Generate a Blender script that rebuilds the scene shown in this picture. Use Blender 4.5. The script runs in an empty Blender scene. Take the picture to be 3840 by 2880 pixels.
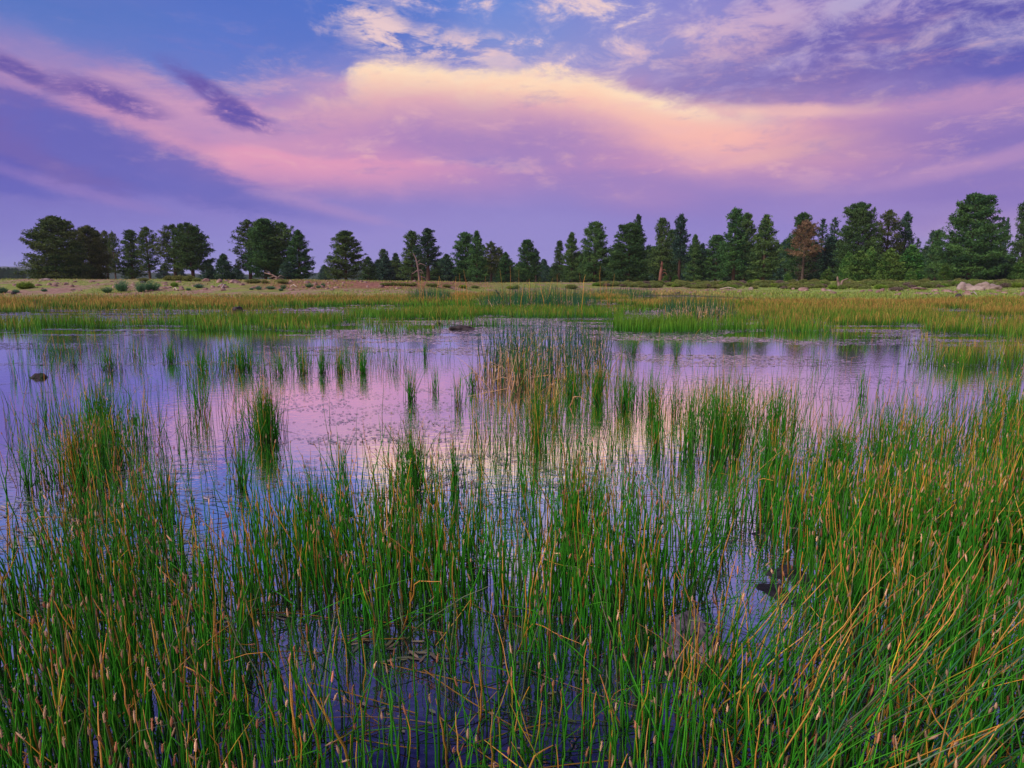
import bpy, math, random
import numpy as np
from mathutils import Vector, noise
R = math.radians
scene = bpy.context.scene
col = scene.collection
rng = np.random.default_rng(7)

# ------------------------------------------------------------------ camera
F = 682.7                       # focal length in pixels of a 1024 wide picture
HZ = 281.0                      # row of the true horizon
PITCH = math.atan((384 - HZ) / F)
CAMZ = 1.5
cam_d = bpy.data.cameras.new('camera'); cam_d.lens = 24.0; cam_d.sensor_width = 36.0
cam_d.clip_start = 0.05; cam_d.clip_end = 9000
cam = bpy.data.objects.new('camera', cam_d); col.objects.link(cam)
cam.location = (0, 0, CAMZ); cam.rotation_euler = (R(90) - PITCH, 0, 0)
scene.camera = cam
SP, CP = math.sin(PITCH), math.cos(PITCH)
SV, SS = 1024 / 2212.0, 1024 / 3840.0     # two rulers used when measuring the photograph

def ray(x, y, s=SV):
    dx = (x * s - 512) / F; dy = (384 - y * s) / F
    return dx, CP + dy * SP, -SP + dy * CP
def on_plane(x, y, s=SV, z=0.0):
    rx, ry, rz = ray(x, y, s)
    t = (z - CAMZ) / rz
    return rx * t, ry * t
def at_depth(x, y, D, s=SV):
    rx, ry, rz = ray(x, y, s)
    t = D / ry
    return rx * t, D, CAMZ + rz * t
def azel(x, y, s=SV):
    rx, ry, rz = ray(x, y, s)
    return math.degrees(math.atan2(rx, ry)), math.degrees(math.atan2(rz, math.hypot(rx, ry)))

# ------------------------------------------------------------------ view
scene.view_settings.view_transform = 'Standard'
scene.view_settings.look = 'None'
scene.view_settings.exposure = 0.0
scene.view_settings.gamma = 1.0
scene.render.engine = 'CYCLES'

def s2l(c):
    out = []
    for v in c:
        v /= 255.0
        out.append(v / 12.92 if v <= 0.04045 else ((v + 0.055) / 1.055) ** 2.4)
    return tuple(out)

# ------------------------------------------------------------------ node helper
class NT:
    def __init__(self, tree):
        self.t = tree; self.t.nodes.clear()
    def n(self, typ, **kw):
        nd = self.t.nodes.new(typ)
        for k, v in kw.items(): setattr(nd, k, v)
        return nd
    def put(self, sock, v):
        if v is None: return
        if isinstance(v, bpy.types.NodeSocket): self.t.links.new(v, sock)
        elif hasattr(sock.default_value, '__len__'):
            v = tuple(v)
            if len(sock.default_value) == 4 and len(v) == 3: v = v + (1.0,)
            sock.default_value = v
        else: sock.default_value = v
    def m(self, op, a, b=None, c=None, clamp=False):
        nd = self.n('ShaderNodeMath', operation=op); nd.use_clamp = clamp
        for i, v in enumerate((a, b, c)): self.put(nd.inputs[i], v)
        return nd.outputs[0]
    def vm(self, op, a, b=None):
        nd = self.n('ShaderNodeVectorMath', operation=op)
        self.put(nd.inputs[0], a)
        if b is not None: self.put(nd.inputs[1], b)
        return nd.outputs[0]
    def ss(self, v, lo, hi, a=0.0, b=1.0, kind='SMOOTHSTEP'):
        nd = self.n('ShaderNodeMapRange', interpolation_type=kind)
        self.put(nd.inputs['Value'], v); self.put(nd.inputs['From Min'], lo); self.put(nd.inputs['From Max'], hi)
        self.put(nd.inputs['To Min'], a); self.put(nd.inputs['To Max'], b)
        return nd.outputs['Result']
    def mix(self, f, a, b, blend='MIX'):
        nd = self.n('ShaderNodeMix', data_type='RGBA', blend_type=blend)
        self.put(nd.inputs['Factor'], f); self.put(nd.inputs['A'], a); self.put(nd.inputs['B'], b)
        return nd.outputs['Result']
    def _pick(self, nd): pass
    def ramp(self, f, stops, interp='EASE'):
        nd = self.n('ShaderNodeValToRGB'); cr = nd.color_ramp; cr.interpolation = interp
        stops = sorted(stops)
        while len(cr.elements) < len(stops): cr.elements.new(0.5)
        for e, (p, c) in zip(cr.elements, stops):
            e.position = max(0, min(1, p)); e.color = tuple(c) + ((1.0,) if len(c) == 3 else ())
        self.put(nd.inputs[0], f)
        return nd.outputs[0]
    def noise(self, vec, scale, detail=5, rough=.55, lac=2.0, dist=0.0):
        nd = self.n('ShaderNodeTexNoise'); self.put(nd.inputs['Vector'], vec)
        self.put(nd.inputs['Scale'], scale); self.put(nd.inputs['Detail'], detail)
        self.put(nd.inputs['Roughness'], rough); self.put(nd.inputs['Distortion'], dist)
        return nd.outputs[0]
    def comb(self, x, y, z):
        nd = self.n('ShaderNodeCombineXYZ')
        for i, v in enumerate((x, y, z)): self.put(nd.inputs[i], v)
        return nd.outputs[0]
# the Mix node shows only the sockets of its data type by name order: pick RGBA ones
def _mix(self, f, a, b, blend='MIX'):
    nd = self.n('ShaderNodeMix', data_type='RGBA', blend_type=blend)
    self.put(nd.inputs[0], f); self.put(nd.inputs[6], a); self.put(nd.inputs[7], b)
    return nd.outputs[2]
NT.mix = _mix

# ------------------------------------------------------------------ sky (world)
world = bpy.data.worlds.new('World'); scene.world = world; world.use_nodes = True
W = NT(world.node_tree)
d = W.n('ShaderNodeTexCoord').outputs['Generated']
sep = W.n('ShaderNodeSeparateXYZ'); W.put(sep.inputs[0], d)
X, Y, Z = sep.outputs
az = W.m('MULTIPLY', W.m('ARCTAN2', X, Y), 180 / math.pi)
el = W.m('MULTIPLY', W.m('ARCSINE', Z), 180 / math.pi)
zz = W.m('ADD', W.m('MAXIMUM', Z, 0.0), 0.16)
P = W.comb(W.m('DIVIDE', X, zz), W.m('DIVIDE', Y, zz), 0.0)      # cloud layer plane
# streaky coordinates: clouds drawn out from upper left to lower right
Pm = W.n('ShaderNodeMapping'); W.put(Pm.inputs['Vector'], P)
Pm.inputs['Rotation'].default_value = (0, 0, R(24)); Pm.inputs['Scale'].default_value = (1.0, 2.3, 1)
PS = Pm.outputs[0]
nA = W.m('SUBTRACT', W.noise(PS, 0.9, 4, .6), .5)
#nB = W.m('SUBTRACT', W.noise(W.vm('ADD', PS, (7.3, 2.1, 0)), 1.3, 7, .6), .5)
#nC = W.m('SUBTRACT', W.noise(W.vm('ADD', P, (3.3, 9.1, 0)), 3.2, 8, .62), .5)
D3 = W.vm('MULTIPLY', d, (1.0, 1.0, 2.2))
nD = W.m('SUBTRACT', W.noise(D3, 9.0, 5, .6), .5)
nE = W.m('SUBTRACT', W.noise(W.vm('ADD', D3, (5, 3, 1)), 3.0, 3, .55), .5)
AE = W.comb(az, el, 0.0)
def streak(rot, sx, sy, off, detail=6, rough=.62, dist=.5):
    mp = W.n('ShaderNodeMapping'); W.put(mp.inputs['Vector'], AE)
    mp.inputs['Rotation'].default_value = (0, 0, R(rot)); mp.inputs['Scale'].default_value = (1 / sx, 1 / sy, 1); mp.inputs['Location'].default_value = off
    return W.m('MULTIPLY', W.m('SUBTRACT', W.noise(mp.outputs[0], 1.0, detail, rough, dist=dist), .5), 1.7)
nF = streak(-10, 5.0, 2.2, (1, 2, 0), 7, .68, .35)       # fine wisps
nG = streak(22, 4.5, 1.6, (5, 2, 0), 7, .68, .35)      # ragged edges falling to the right
nK = W.m('ADD', W.m('MULTIPLY', nG, .8), .10)
nH = streak(-6, 9.0, 2.6, (9, 4, 0), 8, .7, .25)
azw = W.m('ADD', az, W.m('ADD', W.m('MULTIPLY', nA, 7.0), W.m('MULTIPLY', nE, 9.0)))
elw = W.m('ADD', el, W.m('ADD', W.m('MULTIPLY', nF, 1.8), W.m('MULTIPLY', nE, .9)))

COLS = [  # photograph column, rows of (y, sRGB)
 (60,  [(0,(88,118,194)),(60,(98,122,197)),(120,(118,122,194)),(180,(150,126,188)),(215,(150,120,184)),(250,(112,98,178)),(330,(98,94,182)),(400,(104,102,188)),(430,(122,114,192)),(520,(134,128,202)),(600,(142,140,208))]),
 (500, [(0,(84,114,198)),(100,(94,120,202)),(180,(112,124,200)),(212,(164,134,192)),(230,(196,150,192)),(290,(188,142,192)),(330,(206,146,188)),(370,(184,136,190)),(410,(132,116,192)),(480,(138,128,202)),(600,(146,142,210))]),
 (800, [(0,(80,116,202)),(100,(92,118,200)),(150,(128,132,202)),(190,(216,166,192)),(260,(190,142,190)),(300,(184,136,190)),(330,(200,144,190)),(360,(182,136,192)),(400,(140,124,194)),(500,(148,136,206)),(600,(148,140,210))]),
 (1100,[(0,(106,138,214)),(100,(128,144,210)),(150,(150,150,208)),(200,(222,168,188)),(250,(178,138,190)),(300,(158,128,190)),(345,(166,134,194)),(380,(138,122,194)),(480,(148,136,204)),(600,(146,138,208))]),
 (1500,[(0,(138,134,204)),(100,(152,144,204)),(190,(150,138,198)),(230,(200,160,188)),(270,(200,148,186)),(310,(226,158,180)),(350,(206,148,186)),(390,(160,130,192)),(440,(140,124,196)),(540,(146,134,204)),(600,(148,138,208))]),
 (1780,[(0,(120,110,190)),(90,(116,106,184)),(170,(130,114,184)),(210,(150,126,188)),(250,(200,150,188)),(320,(214,156,182)),(360,(184,138,188)),(420,(156,130,194)),(500,(146,132,204)),(600,(150,142,208))]),
 (2150,[(0,(96,92,176)),(100,(90,90,178)),(190,(106,102,184)),(240,(160,132,190)),(300,(134,114,186)),(350,(146,122,190)),(420,(140,120,192)),(480,(160,136,196)),(500,(166,146,200)),(600,(148,144,208))]),
]
TOP = [(24, (124,122,196)), (30, (92,94,174)), (38, (54,58,136)), (50, (54,62,150)), (60, (80,90,190))]
prev = None
for i, (cx, rows) in enumerate(COLS):
    st = []
    for (ry_, c) in rows:
        st.append((max(0.0, azel(cx, ry_)[1]) / 60.0, s2l(c)))
    st += [(e / 60.0, s2l(c)) for e, c in TOP]
    c = W.ramp(W.m('DIVIDE', elw, 60.0, clamp=True), st, 'LINEAR')
    a = azel(cx, 300)[0]
    prev = c if prev is None else W.mix(W.ss(azw, pa, a), prev, c)
    pa = a
SKY = prev

def ell(cx, cy, rx, ry, rot, amp=.5, soft=.35, nz=None, tex=None):
    """soft mask round a sky direction; sizes in photograph units, turned clockwise"""
    a0, e0 = azel(cx, cy); k = SV / F * 57.3 * math.cos(R(a0)) ** 1.2
    rx *= k; ry *= k; ca, sa = math.cos(R(rot)), math.sin(R(rot))
    da = W.m('SUBTRACT', az, a0); de = W.m('SUBTRACT', el, e0)
    u = W.m('ADD', W.m('MULTIPLY', da, ca / rx), W.m('MULTIPLY', de, -sa / rx))
    v = W.m('ADD', W.m('MULTIPLY', da, sa / ry), W.m('MULTIPLY', de, ca / ry))
    r = W.m('SQRT', W.m('ADD', W.m('MULTIPLY', u, u), W.m('MULTIPLY', v, v)))
    r = W.m('ADD', r, W.m('MULTIPLY', nz or nG, amp * 2))
    mk = W.ss(r, 1 + soft, 1 - soft)
    if tex is not None: mk = W.m('MULTIPLY', mk, W.ss(tex, -.14, .16))
    return mk
def put_on(mask, rgb, k=1.0):
    global SKY
    SKY = W.mix(W.m('MULTIPLY', mask, k), SKY, s2l(rgb) if not isinstance(rgb, bpy.types.NodeSocket) else rgb)

def curve_edge(pts):
    """elevation of a cloud edge as a function of azimuth"""
    nd = W.n('ShaderNodeFloatCurve'); cu = nd.mapping.curves[0]
    P_ = [azel(*p) for p in pts]
    P_ = [((a + 60) / 120, e / 40) for a, e in P_]
    cu.points[0].location = (0, P_[0][1]); cu.points[1].location = (1, P_[-1][1])
    for a, e in P_: cu.points.new(a, e)
    nd.mapping.update()
    W.put(nd.inputs['Value'], W.m('DIVIDE', W.m('ADD', az, 60), 120))
    return W.m('MULTIPLY', nd.outputs[0], 40)

# thin cirrus over the middle and right
a1 = W.ss(az, azel(700, 60)[0], azel(900, 60)[0]); e1 = W.ss(el, azel(1106, 200)[1] - 2, azel(1106, 130)[1]); e2 = W.ss(el, 27, 20)
reg = W.m('MULTIPLY', a1, W.m('MULTIPLY', e1, e2))
wis = W.m('ADD', nF, W.m('MULTIPLY', nE, .8))
put_on(W.m('MULTIPLY', W.ss(wis, -.12, .26), reg), (186, 174, 212), .85)
e3 = W.ss(az, azel(1620, 60)[0], azel(1380, 60)[0])
put_on(W.m('MULTIPLY', W.m('MULTIPLY', W.ss(wis, .02, .3), reg), e3), (240, 208, 206), .9)
put_on(ell(810, 62, 80, 40, 20, .9, .8, nF, nG), (240, 208, 206), .9)
put_on(ell(970, 104, 150, 26, 4, .9, .8, nF, nG), (236, 204, 206), .85)
put_on(ell(1640, 60, 140, 60, -15, .6, .8, nF, nF), (206, 166, 200), .55)
put_on(ell(1900, 60, 190, 40, -24, .6, .8, nF, nF), (198, 166, 204), .55)
put_on(ell(1450, 110, 200, 40, -8, .6, .8, nF, nF), (222, 186, 202), .7)
put_on(ell(1720, 150, 320, 60, -6, .6, .9, nE, W.m('ADD', nH, .1)), (112, 96, 172), .5)
put_on(ell(30, 100, 120, 30, 18, .6, .8, nF, nF), (190, 150, 190), .3)
put_on(ell(420, 245, 300, 42, 14, .5, .9, nF), (208, 156, 190), .4)
# great cloud: crisp cream top edge fading downwards into rose
eA = curve_edge([(560, 232), (640, 200), (705, 196), (736, 184), (748, 162), (762, 142), (840, 124), (920, 128), (1010, 144), (1080, 141), (1150, 140), (1240, 150), (1330, 170), (1430, 202), (1530, 226), (1640, 232), (1740, 238), (1900, 262)])
dA = W.m('ADD', W.m('SUBTRACT', eA, el), W.m('ADD', W.m('MULTIPLY', nF, 1.8), W.m('MULTIPLY', nD, 1.5)))
eA2 = curve_edge([(480, 200), (600, 178), (700, 158), (820, 136), (920, 130), (1010, 142), (1080, 141), (1150, 141), (1240, 150), (1330, 170), (1430, 202), (1530, 226), (1640, 232), (1740, 238), (1900, 262)])
dA2 = W.m('ADD', W.m('ADD', W.m('SUBTRACT', eA2, el), W.m('ADD', W.m('MULTIPLY', nF, 1.8), W.m('MULTIPLY', nD, 1.5))), W.m('MULTIPLY', nE, 3.0))
colA = W.ramp(W.m('DIVIDE', dA2, 10.0, clamp=True), [(0, s2l((246,214,196))), (.05, s2l((255,224,194))), (.16, s2l((254,210,184))), (.28, s2l((246,188,182))), (.42, s2l((226,168,186))), (.56, s2l((196,148,192))), (.7, s2l((168,134,194)))], 'LINEAR')
mA = W.m('MULTIPLY', W.ss(dA, -.45, 1.0), W.ss(dA2, 7.0, 3.2))
mA = W.m('MULTIPLY', mA, W.m('MULTIPLY', W.ss(W.m('ADD', az, W.m('MULTIPLY', nF, 7.0)), azel(590, 160)[0], azel(840, 160)[0]), W.ss(az, azel(1820, 160)[0], azel(1450, 160)[0])))
put_on(mA, colA)
put_on(ell(1100, 285, 330, 52, 6, .4, .8, nE), (164, 130, 190), .6)
put_on(ell(1420, 262, 150, 16, 16, .6, .8, nF), (252, 196, 180), .5)
put_on(ell(1600, 305, 200, 34, 8, .5, .9, nF), (250, 184, 176), .75)
put_on(ell(1690, 330, 120, 14, -8, .6, .7, nF), (255, 192, 172), .6)
put_on(ell(1700, 240, 170, 12, 5, .6, .7, nF), (250, 198, 186), .65)
put_on(ell(2080, 222, 170, 24, 0, .7, .8, nF), (220, 164, 190), .65)
put_on(ell(2130, 350, 190, 16, -10, .7, .8, nF), (190, 148, 194), .6)
put_on(ell(1400, 420, 120, 34, 5, .5, .9, nE), (170, 134, 192), .6)
put_on(ell(1990, 280, 260, 44, -6, .5, .9, nE), (146, 118, 188), .6)
# lower rose streak
eB = curve_edge([(380, 360), (440, 318), (500, 306), (570, 308), (640, 322), (720, 330), (800, 338), (900, 336), (1000, 345), (1120, 352), (1300, 346)])
dB = W.m('ADD', W.m('SUBTRACT', eB, el), W.m('MULTIPLY', nF, 1.0))
mB = W.m('MULTIPLY', W.m('MULTIPLY', W.ss(dB, -.1, .7), W.ss(dB, 4.0, .8)), W.m('MULTIPLY', W.ss(az, azel(380, 330)[0], azel(500, 330)[0]), W.ss(az, azel(1400, 330)[0], azel(640, 330)[0])))
put_on(mB, (230, 158, 188), .8)
put_on(ell(290, 268, 200, 26, 20, .6, .8, nF), (214, 156, 188), .6)
put_on(ell(620, 430, 170, 12, 12, .7, .8, nF), (176, 140, 194), .55)
put_on(ell(130, 400, 160, 14, 14, .7, .8, nF), (150, 124, 192), .6)
# shaded cloud bank at the left and the three dark cloudlets
put_on(ell(60, 285, 225, 74, 20, .40, .22), (114, 100, 178), .9)
put_on(ell(300, 350, 250, 52, 18, .45, .4), (102, 102, 186), .85)
put_on(ell(480, 420, 220, 16, 12, .6, .8, nF), (112, 108, 190), .6)
# billow detail: pink lit ridges and purple hollows through the whole cloud deck
deck = W.m('MULTIPLY', W.m('MULTIPLY', W.ss(el, 5.5, 9), W.ss(el, 20, 14)), W.ss(az, -36, -18, .25, 1))
put_on(W.m('MULTIPLY', W.ss(nH, .02, .32), deck), (240, 186, 190), .36)
put_on(W.m('MULTIPLY', W.ss(nH, -.04, -.34), deck), (144, 126, 192), .40)
put_on(W.m('MULTIPLY', W.ss(nF, .05, .4), W.m('MULTIPLY', deck, W.ss(az, -24, -12))), (252, 200, 186), .35)
put_on(ell(36, 150, 100, 19, 20, .85, .5, None, nK), (104, 88, 168), .95)
put_on(ell(240, 212, 96, 24, 14, .9, .5, None, nK), (104, 86, 168), .95)
put_on(ell(468, 206, 92, 19, 28, .9, .5, None, nK), (104, 86, 168), .95)
put_on(ell(515, 252, 62, 22, 12, .85, .5, None, nK), (98, 84, 170), .98)
# unseen sky brightened to light the marsh: warm glow behind camera, brighter zenith
back = W.m('MULTIPLY', W.ss(Y, -.05, -.8), W.ss(el, 60, 0))
SKY = W.mix(back, SKY, (1.3, .95, .85))
SKY = W.mix(W.ss(el, 46, 80), SKY, (.40, .42, .70))
SKY = W.mix(W.ss(el, 0, -2), SKY, s2l((90, 85, 120)))
bg = W.n('ShaderNodeBackground'); W.put(bg.inputs['Color'], SKY); bg.inputs['Strength'].default_value = 1.0
out = W.n('ShaderNodeOutputWorld'); W.t.links.new(bg.outputs[0], out.inputs['Surface'])
world.cycles.sampling_method = 'MANUAL'; world.cycles.sample_map_resolution = 512

# ------------------------------------------------------------------ sun lamp: added soft warm light from behind left, the sun itself being down
sun_d = bpy.data.lights.new('sun', 'SUN'); sun_d.energy = 3.7; sun_d.angle = R(16); sun_d.color = (1.0, .90, .78)
sun = bpy.data.objects.new('sun', sun_d); col.objects.link(sun)
_sd = Vector((.95, .42, -.95)).normalized()       # direction the light travels
sun.rotation_euler = _sd.to_track_quat('-Z', 'Y').to_euler()

# ================================================================== helpers for things
def tag(o, label=None, cat=None, group=None, kind=None):
    if label: o['label'] = label
    if cat: o['category'] = cat
    if group: o['group'] = group
    if kind: o['kind'] = kind
    return o
def empty(name, loc=(0, 0, 0), rz=0.0):
    o = bpy.data.objects.new(name, None); col.objects.link(o)
    o.location = loc; o.rotation_euler = (0, 0, rz); o.empty_display_size = .2
    return o
def mesh_np(name, V, Fs, mat, colr=None, smooth=True, mats=None, fmat=None):
    """Fs: list of (n,k) int arrays"""
    me = bpy.data.meshes.new(name)
    V = np.asarray(V, dtype=np.float32); Fs = [np.asarray(f, dtype=np.int32) for f in Fs if len(f)]
    nf = sum(len(f) for f in Fs); nl = sum(f.size for f in Fs)
    me.vertices.add(len(V)); me.vertices.foreach_set('co', V.ravel())
    me.loops.add(nl); me.polygons.add(nf)
    me.loops.foreach_set('vertex_index', np.concatenate([f.ravel() for f in Fs]))
    tot = np.concatenate([np.full(len(f), f.shape[1], np.int32) for f in Fs])
    st = np.concatenate([[0], np.cumsum(tot)[:-1]]).astype(np.int32)
    me.polygons.foreach_set('loop_start', st); me.polygons.foreach_set('loop_total', tot)
    me.polygons.foreach_set('use_smooth', np.full(nf, smooth, dtype=bool))
    me.update(calc_edges=True)
    if colr is not None:
        a = me.color_attributes.new('Col', 'FLOAT_COLOR', 'POINT')
        c = np.ones((len(V), 4), np.float32); c[:, :3] = colr
        a.data.foreach_set('color', c.ravel())
    for m_ in ([mat] if mats is None else mats): me.materials.append(m_)
    if fmat is not None: me.polygons.foreach_set('material_index', fmat)
    return me
def link(name, me, parent=None, loc=None):
    o = bpy.data.objects.new(name, me); col.objects.link(o)
    if parent is not None: o.parent = parent
    if loc is not None: o.location = loc
    return o
def copy_tree(o, parent=None, kids=None):
    c = o.copy(); col.objects.link(c)
    if parent is not None: c.parent = parent
    for ch in [x for x in ALLKIDS.get(o.name, [])]:
        copy_tree(ch, c)
    return c
ALLKIDS = {}
class Buf:
    """collects verts, faces and colours"""
    def __init__(s): s.V = []; s.F = {}; s.C = []; s.n = 0
    def add(s, V, Fs, C):
        V = np.asarray(V, float).reshape(-1, 3)
        C = np.broadcast_to(np.asarray(C, float), (len(V), 3))
        s.V.append(V); s.C.append(C)
        for f in Fs:
            f = np.asarray(f)
            if len(f): s.F.setdefault(f.shape[1], []).append(f + s.n)
        s.n += len(V)
    def mesh(s, name, mat, smooth=True):
        return mesh_np(name, np.concatenate(s.V), [np.concatenate(v) for v in s.F.values()], mat, np.concatenate(s.C), smooth)

def sweep(paths, rad, C, S=3, buf=None, cap=False):
    """paths (N,K,3), rad (N,K), C (N,K,3): tubes of S sides, S=2 gives ribbons"""
    N, K, _ = paths.shape
    T = np.gradient(paths, axis=1); T /= np.linalg.norm(T, axis=2, keepdims=True) + 1e-9
    ref = np.zeros_like(T); ref[..., 1] = 1.0
    A = np.cross(T, ref); A /= np.linalg.norm(A, axis=2, keepdims=True) + 1e-9
    B = np.cross(T, A)
    ph = rng.random((N, 1, 1)) * 6.28 if S > 2 else rng.normal(0, .7, (N, 1, 1))
    rings = []
    for k in range(S):
        a = ph + 2 * np.pi * k / S
        rings.append(paths + (A * np.cos(a) + B * np.sin(a)) * rad[..., None])
    V = np.stack(rings, axis=2)                       # N,K,S,3
    idx = np.arange(N * K * S).reshape(N, K, S)
    fs = []
    for k in range(S if S > 2 else 1):
        k2 = (k + 1) % S
        fs.append(np.stack([idx[:, :-1, k], idx[:, :-1, k2], idx[:, 1:, k2], idx[:, 1:, k]], -1).reshape(-1, 4))
    CC = np.repeat(C[:, :, None, :], S, axis=2)
    buf.add(V.reshape(-1, 3), [np.concatenate(fs)], CC.reshape(-1, 3))

def hash2(x, y, s=0):
    v = np.sin(x * 127.1 + y * 311.7 + s * 74.7) * 43758.5453
    return v - np.floor(v)
def vnoise(x, y, sc=1.0, s=0):
    x = np.asarray(x, float) * sc; y = np.asarray(y, float) * sc
    xi, yi = np.floor(x), np.floor(y); fx, fy = x - xi, y - yi
    fx = fx * fx * (3 - 2 * fx); fy = fy * fy * (3 - 2 * fy)
    a, b = hash2(xi, yi, s), hash2(xi + 1, yi, s); c, d_ = hash2(xi, yi + 1, s), hash2(xi + 1, yi + 1, s)
    return (a * (1 - fx) + b * fx) * (1 - fy) + (c * (1 - fx) + d_ * fx) * fy
def fbm(x, y, sc=1.0, o=4, s=0):
    v = 0; a = .5; t = 0
    for i in range(o):
        v = v + a * vnoise(x, y, sc * 2 ** i, s + i * 13); t += a; a *= .5
    return v / t
def sstep(v, a, b):
    t = np.clip((np.asarray(v, float) - a) / (b - a), 0, 1); return t * t * (3 - 2 * t)

# ------------------------------------------------------------------ terrain height
_U = np.array([-1.2, -.78, -.5, -.3, -.15, -.05, .1, .25, .35, .5, .8, 1.2])
_D0 = np.array([60, 52, 50, 49, 50, 66, 74, 70, 56, 46, 42, 40.])      # where the ground leaves the water
_D1 = np.array([78, 78, 76, 74, 72, 86, 100, 104, 100, 96, 92, 90.])
_ZP = np.array([1.46, 1.46, 1.42, 1.34, 1.22, 1.08, 1.04, 1.08, 1.14, 1.2, 1.24, 1.25])
def ground(x, y):
    x = np.asarray(x, float); y = np.asarray(y, float)
    yy = np.where(y > 1, y, 1.0)
    u = np.clip(x / yy, -1.2, 1.2)
    D0 = np.interp(u, _U, _D0); D1 = np.interp(u, _U, _D1); ZP = np.interp(u, _U, _ZP)
    D0 = D0 + (fbm(x, y, .12, 3, 5) - .5) * 6
    t = (y - D0) / (D1 - D0)
    z = np.where(t < 0, t * .35, 0) + ZP * (1.18 * sstep(t, -0.05, 1.1) - .18 * sstep(t, .8, 2.5))
    z = np.maximum(z, -.3)
    dist = np.hypot(x, y)
    zb = -.25 + sstep(dist, 12, 60) * 1.5                # behind and beside the camera
    z = np.where(y < 1, np.maximum(zb, -.25), z)
    blend = sstep(y, 1, 14)
    z = z * blend + zb * (1 - blend) * (np.abs(x) > 18) + (-.25) * (1 - blend) * (np.abs(x) <= 18)
    z = z + np.where(t > 0, 1, 0) * ((fbm(x, y, .5, 3, 9) - .5) * .22 + (fbm(x, y, .06, 2, 19) - .5) * .25) * np.clip(t * 2, 0, 1)
    far = sstep(dist, 260, 1400)
    z = z + far * (fbm(x, y, .002, 3, 3) * 10 - 2)
    return z
def gz(x, y): return float(ground(np.array([x]), np.array([y]))[0])

# ------------------------------------------------------------------ materials
def new_mat(name):
    m = bpy.data.materials.new(name); m.use_nodes = True
    return m, NT(m.node_tree)
def finish(T, shader):
    o = T.n('ShaderNodeOutputMaterial'); T.t.links.new(shader, o.inputs['Surface'])
def principled(T, colr, rough=.7, spec=.3, bump=None, bstr=.3, bdist=.02):
    p = T.n('ShaderNodeBsdfPrincipled')
    T.put(p.inputs['Base Color'], colr); T.put(p.inputs['Roughness'], rough); T.put(p.inputs['Specular IOR Level'], spec)
    if bump is not None:
        b = T.n('ShaderNodeBump'); T.put(b.inputs['Height'], bump); b.inputs['Strength'].default_value = bstr; b.inputs['Distance'].default_value = bdist
        T.t.links.new(b.outputs[0], p.inputs['Normal'])
    return p.outputs[0]
def col_mat(name, rough=.6, spec=.25, trans=0.0, hue=0.0, tint=None, objvar=0.0):
    m, T = new_mat(name)
    a = T.n('ShaderNodeAttribute'); a.attribute_name = 'Col'
    c = a.outputs['Color']
    if objvar:
        oi = T.n('ShaderNodeObjectInfo')
        hs = T.n('ShaderNodeHueSaturation')
        T.put(hs.inputs['Hue'], T.ss(oi.outputs['Random'], 0, 1, .5 - objvar * .12, .5 + objvar * .12, 'LINEAR'))
        r2 = T.m('FRACT', T.m('MULTIPLY', oi.outputs['Random'], 7.31))
        T.put(hs.inputs['Value'], T.ss(r2, 0, 1, 1 - objvar, 1 + objvar, 'LINEAR'))
        T.put(hs.inputs['Color'], c); c = hs.outputs[0]
    sh = principled(T, c, rough, spec)
    if trans:
        tr = T.n('ShaderNodeBsdfTranslucent'); T.put(tr.inputs[0], c)
        mx = T.n('ShaderNodeMixShader'); mx.inputs[0].default_value = trans
        T.t.links.new(sh, mx.inputs[1]); T.t.links.new(tr.outputs[0], mx.inputs[2]); sh = mx.outputs[0]
    finish(T, sh)
    return m
M_rush = col_mat('rush_stalk', .6, .12, .12)
M_head = col_mat('seed_head', .9, .1, .2)
M_needle = col_mat('pine_needles', .7, .2, .05, objvar=.22)
M_bark = col_mat('pine_bark', .9, .1, objvar=.2)
M_shrub = col_mat('shrub_leaf', .7, .15, .15, objvar=.18)
M_wood = col_mat('weathered_wood', .85, .15)

# water
m, T = new_mat('pond_water')
geo = T.n('ShaderNodeNewGeometry'); pos = geo.outputs['Position']
w1 = T.noise(T.vm('MULTIPLY', pos, (7.0, 9.0, 1)), 1.0, 2, .5)
w2 = T.noise(T.vm('MULTIPLY', pos, (28, 36, 1)), 1.0, 1, .5)
hgt = T.m('ADD', T.m('MULTIPLY', w1, 1.0), T.m('MULTIPLY', w2, .22))
bp = T.n('ShaderNodeBump'); T.put(bp.inputs['Height'], hgt); bp.inputs['Strength'].default_value = .15; bp.inputs['Distance'].default_value = .012
lw = T.n('ShaderNodeLayerWeight'); lw.inputs['Blend'].default_value = .5
T.t.links.new(bp.outputs[0], lw.inputs['Normal'])
refl = T.ramp(lw.outputs['Facing'], [(0, (.03,)*3), (.3, (.10,)*3), (.38, (.17,)*3), (.5, (.42,)*3), (.6, (.74,)*3), (.7, (.92,)*3), (.85, (1,)*3)], 'LINEAR')
gl = T.n('ShaderNodeBsdfGlossy'); gl.inputs['Roughness'].default_value = .012; gl.inputs['Color'].default_value = (1, 1, 1, 1)
T.t.links.new(bp.outputs[0], gl.inputs['Normal'])
mudn = T.noise(pos, 2.3, 6, .6)
df = T.n('ShaderNodeBsdfDiffuse'); T.put(df.inputs[0], T.ramp(mudn, [(.3, (.002, .002, .012)), (.7, (.012, .010, .022))]))
mx = T.n('ShaderNodeMixShader'); T.put(mx.inputs[0], refl); T.t.links.new(df.outputs[0], mx.inputs[1]); T.t.links.new(gl.outputs[0], mx.inputs[2])
finish(T, mx.outputs[0]); M_water = m

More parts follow.
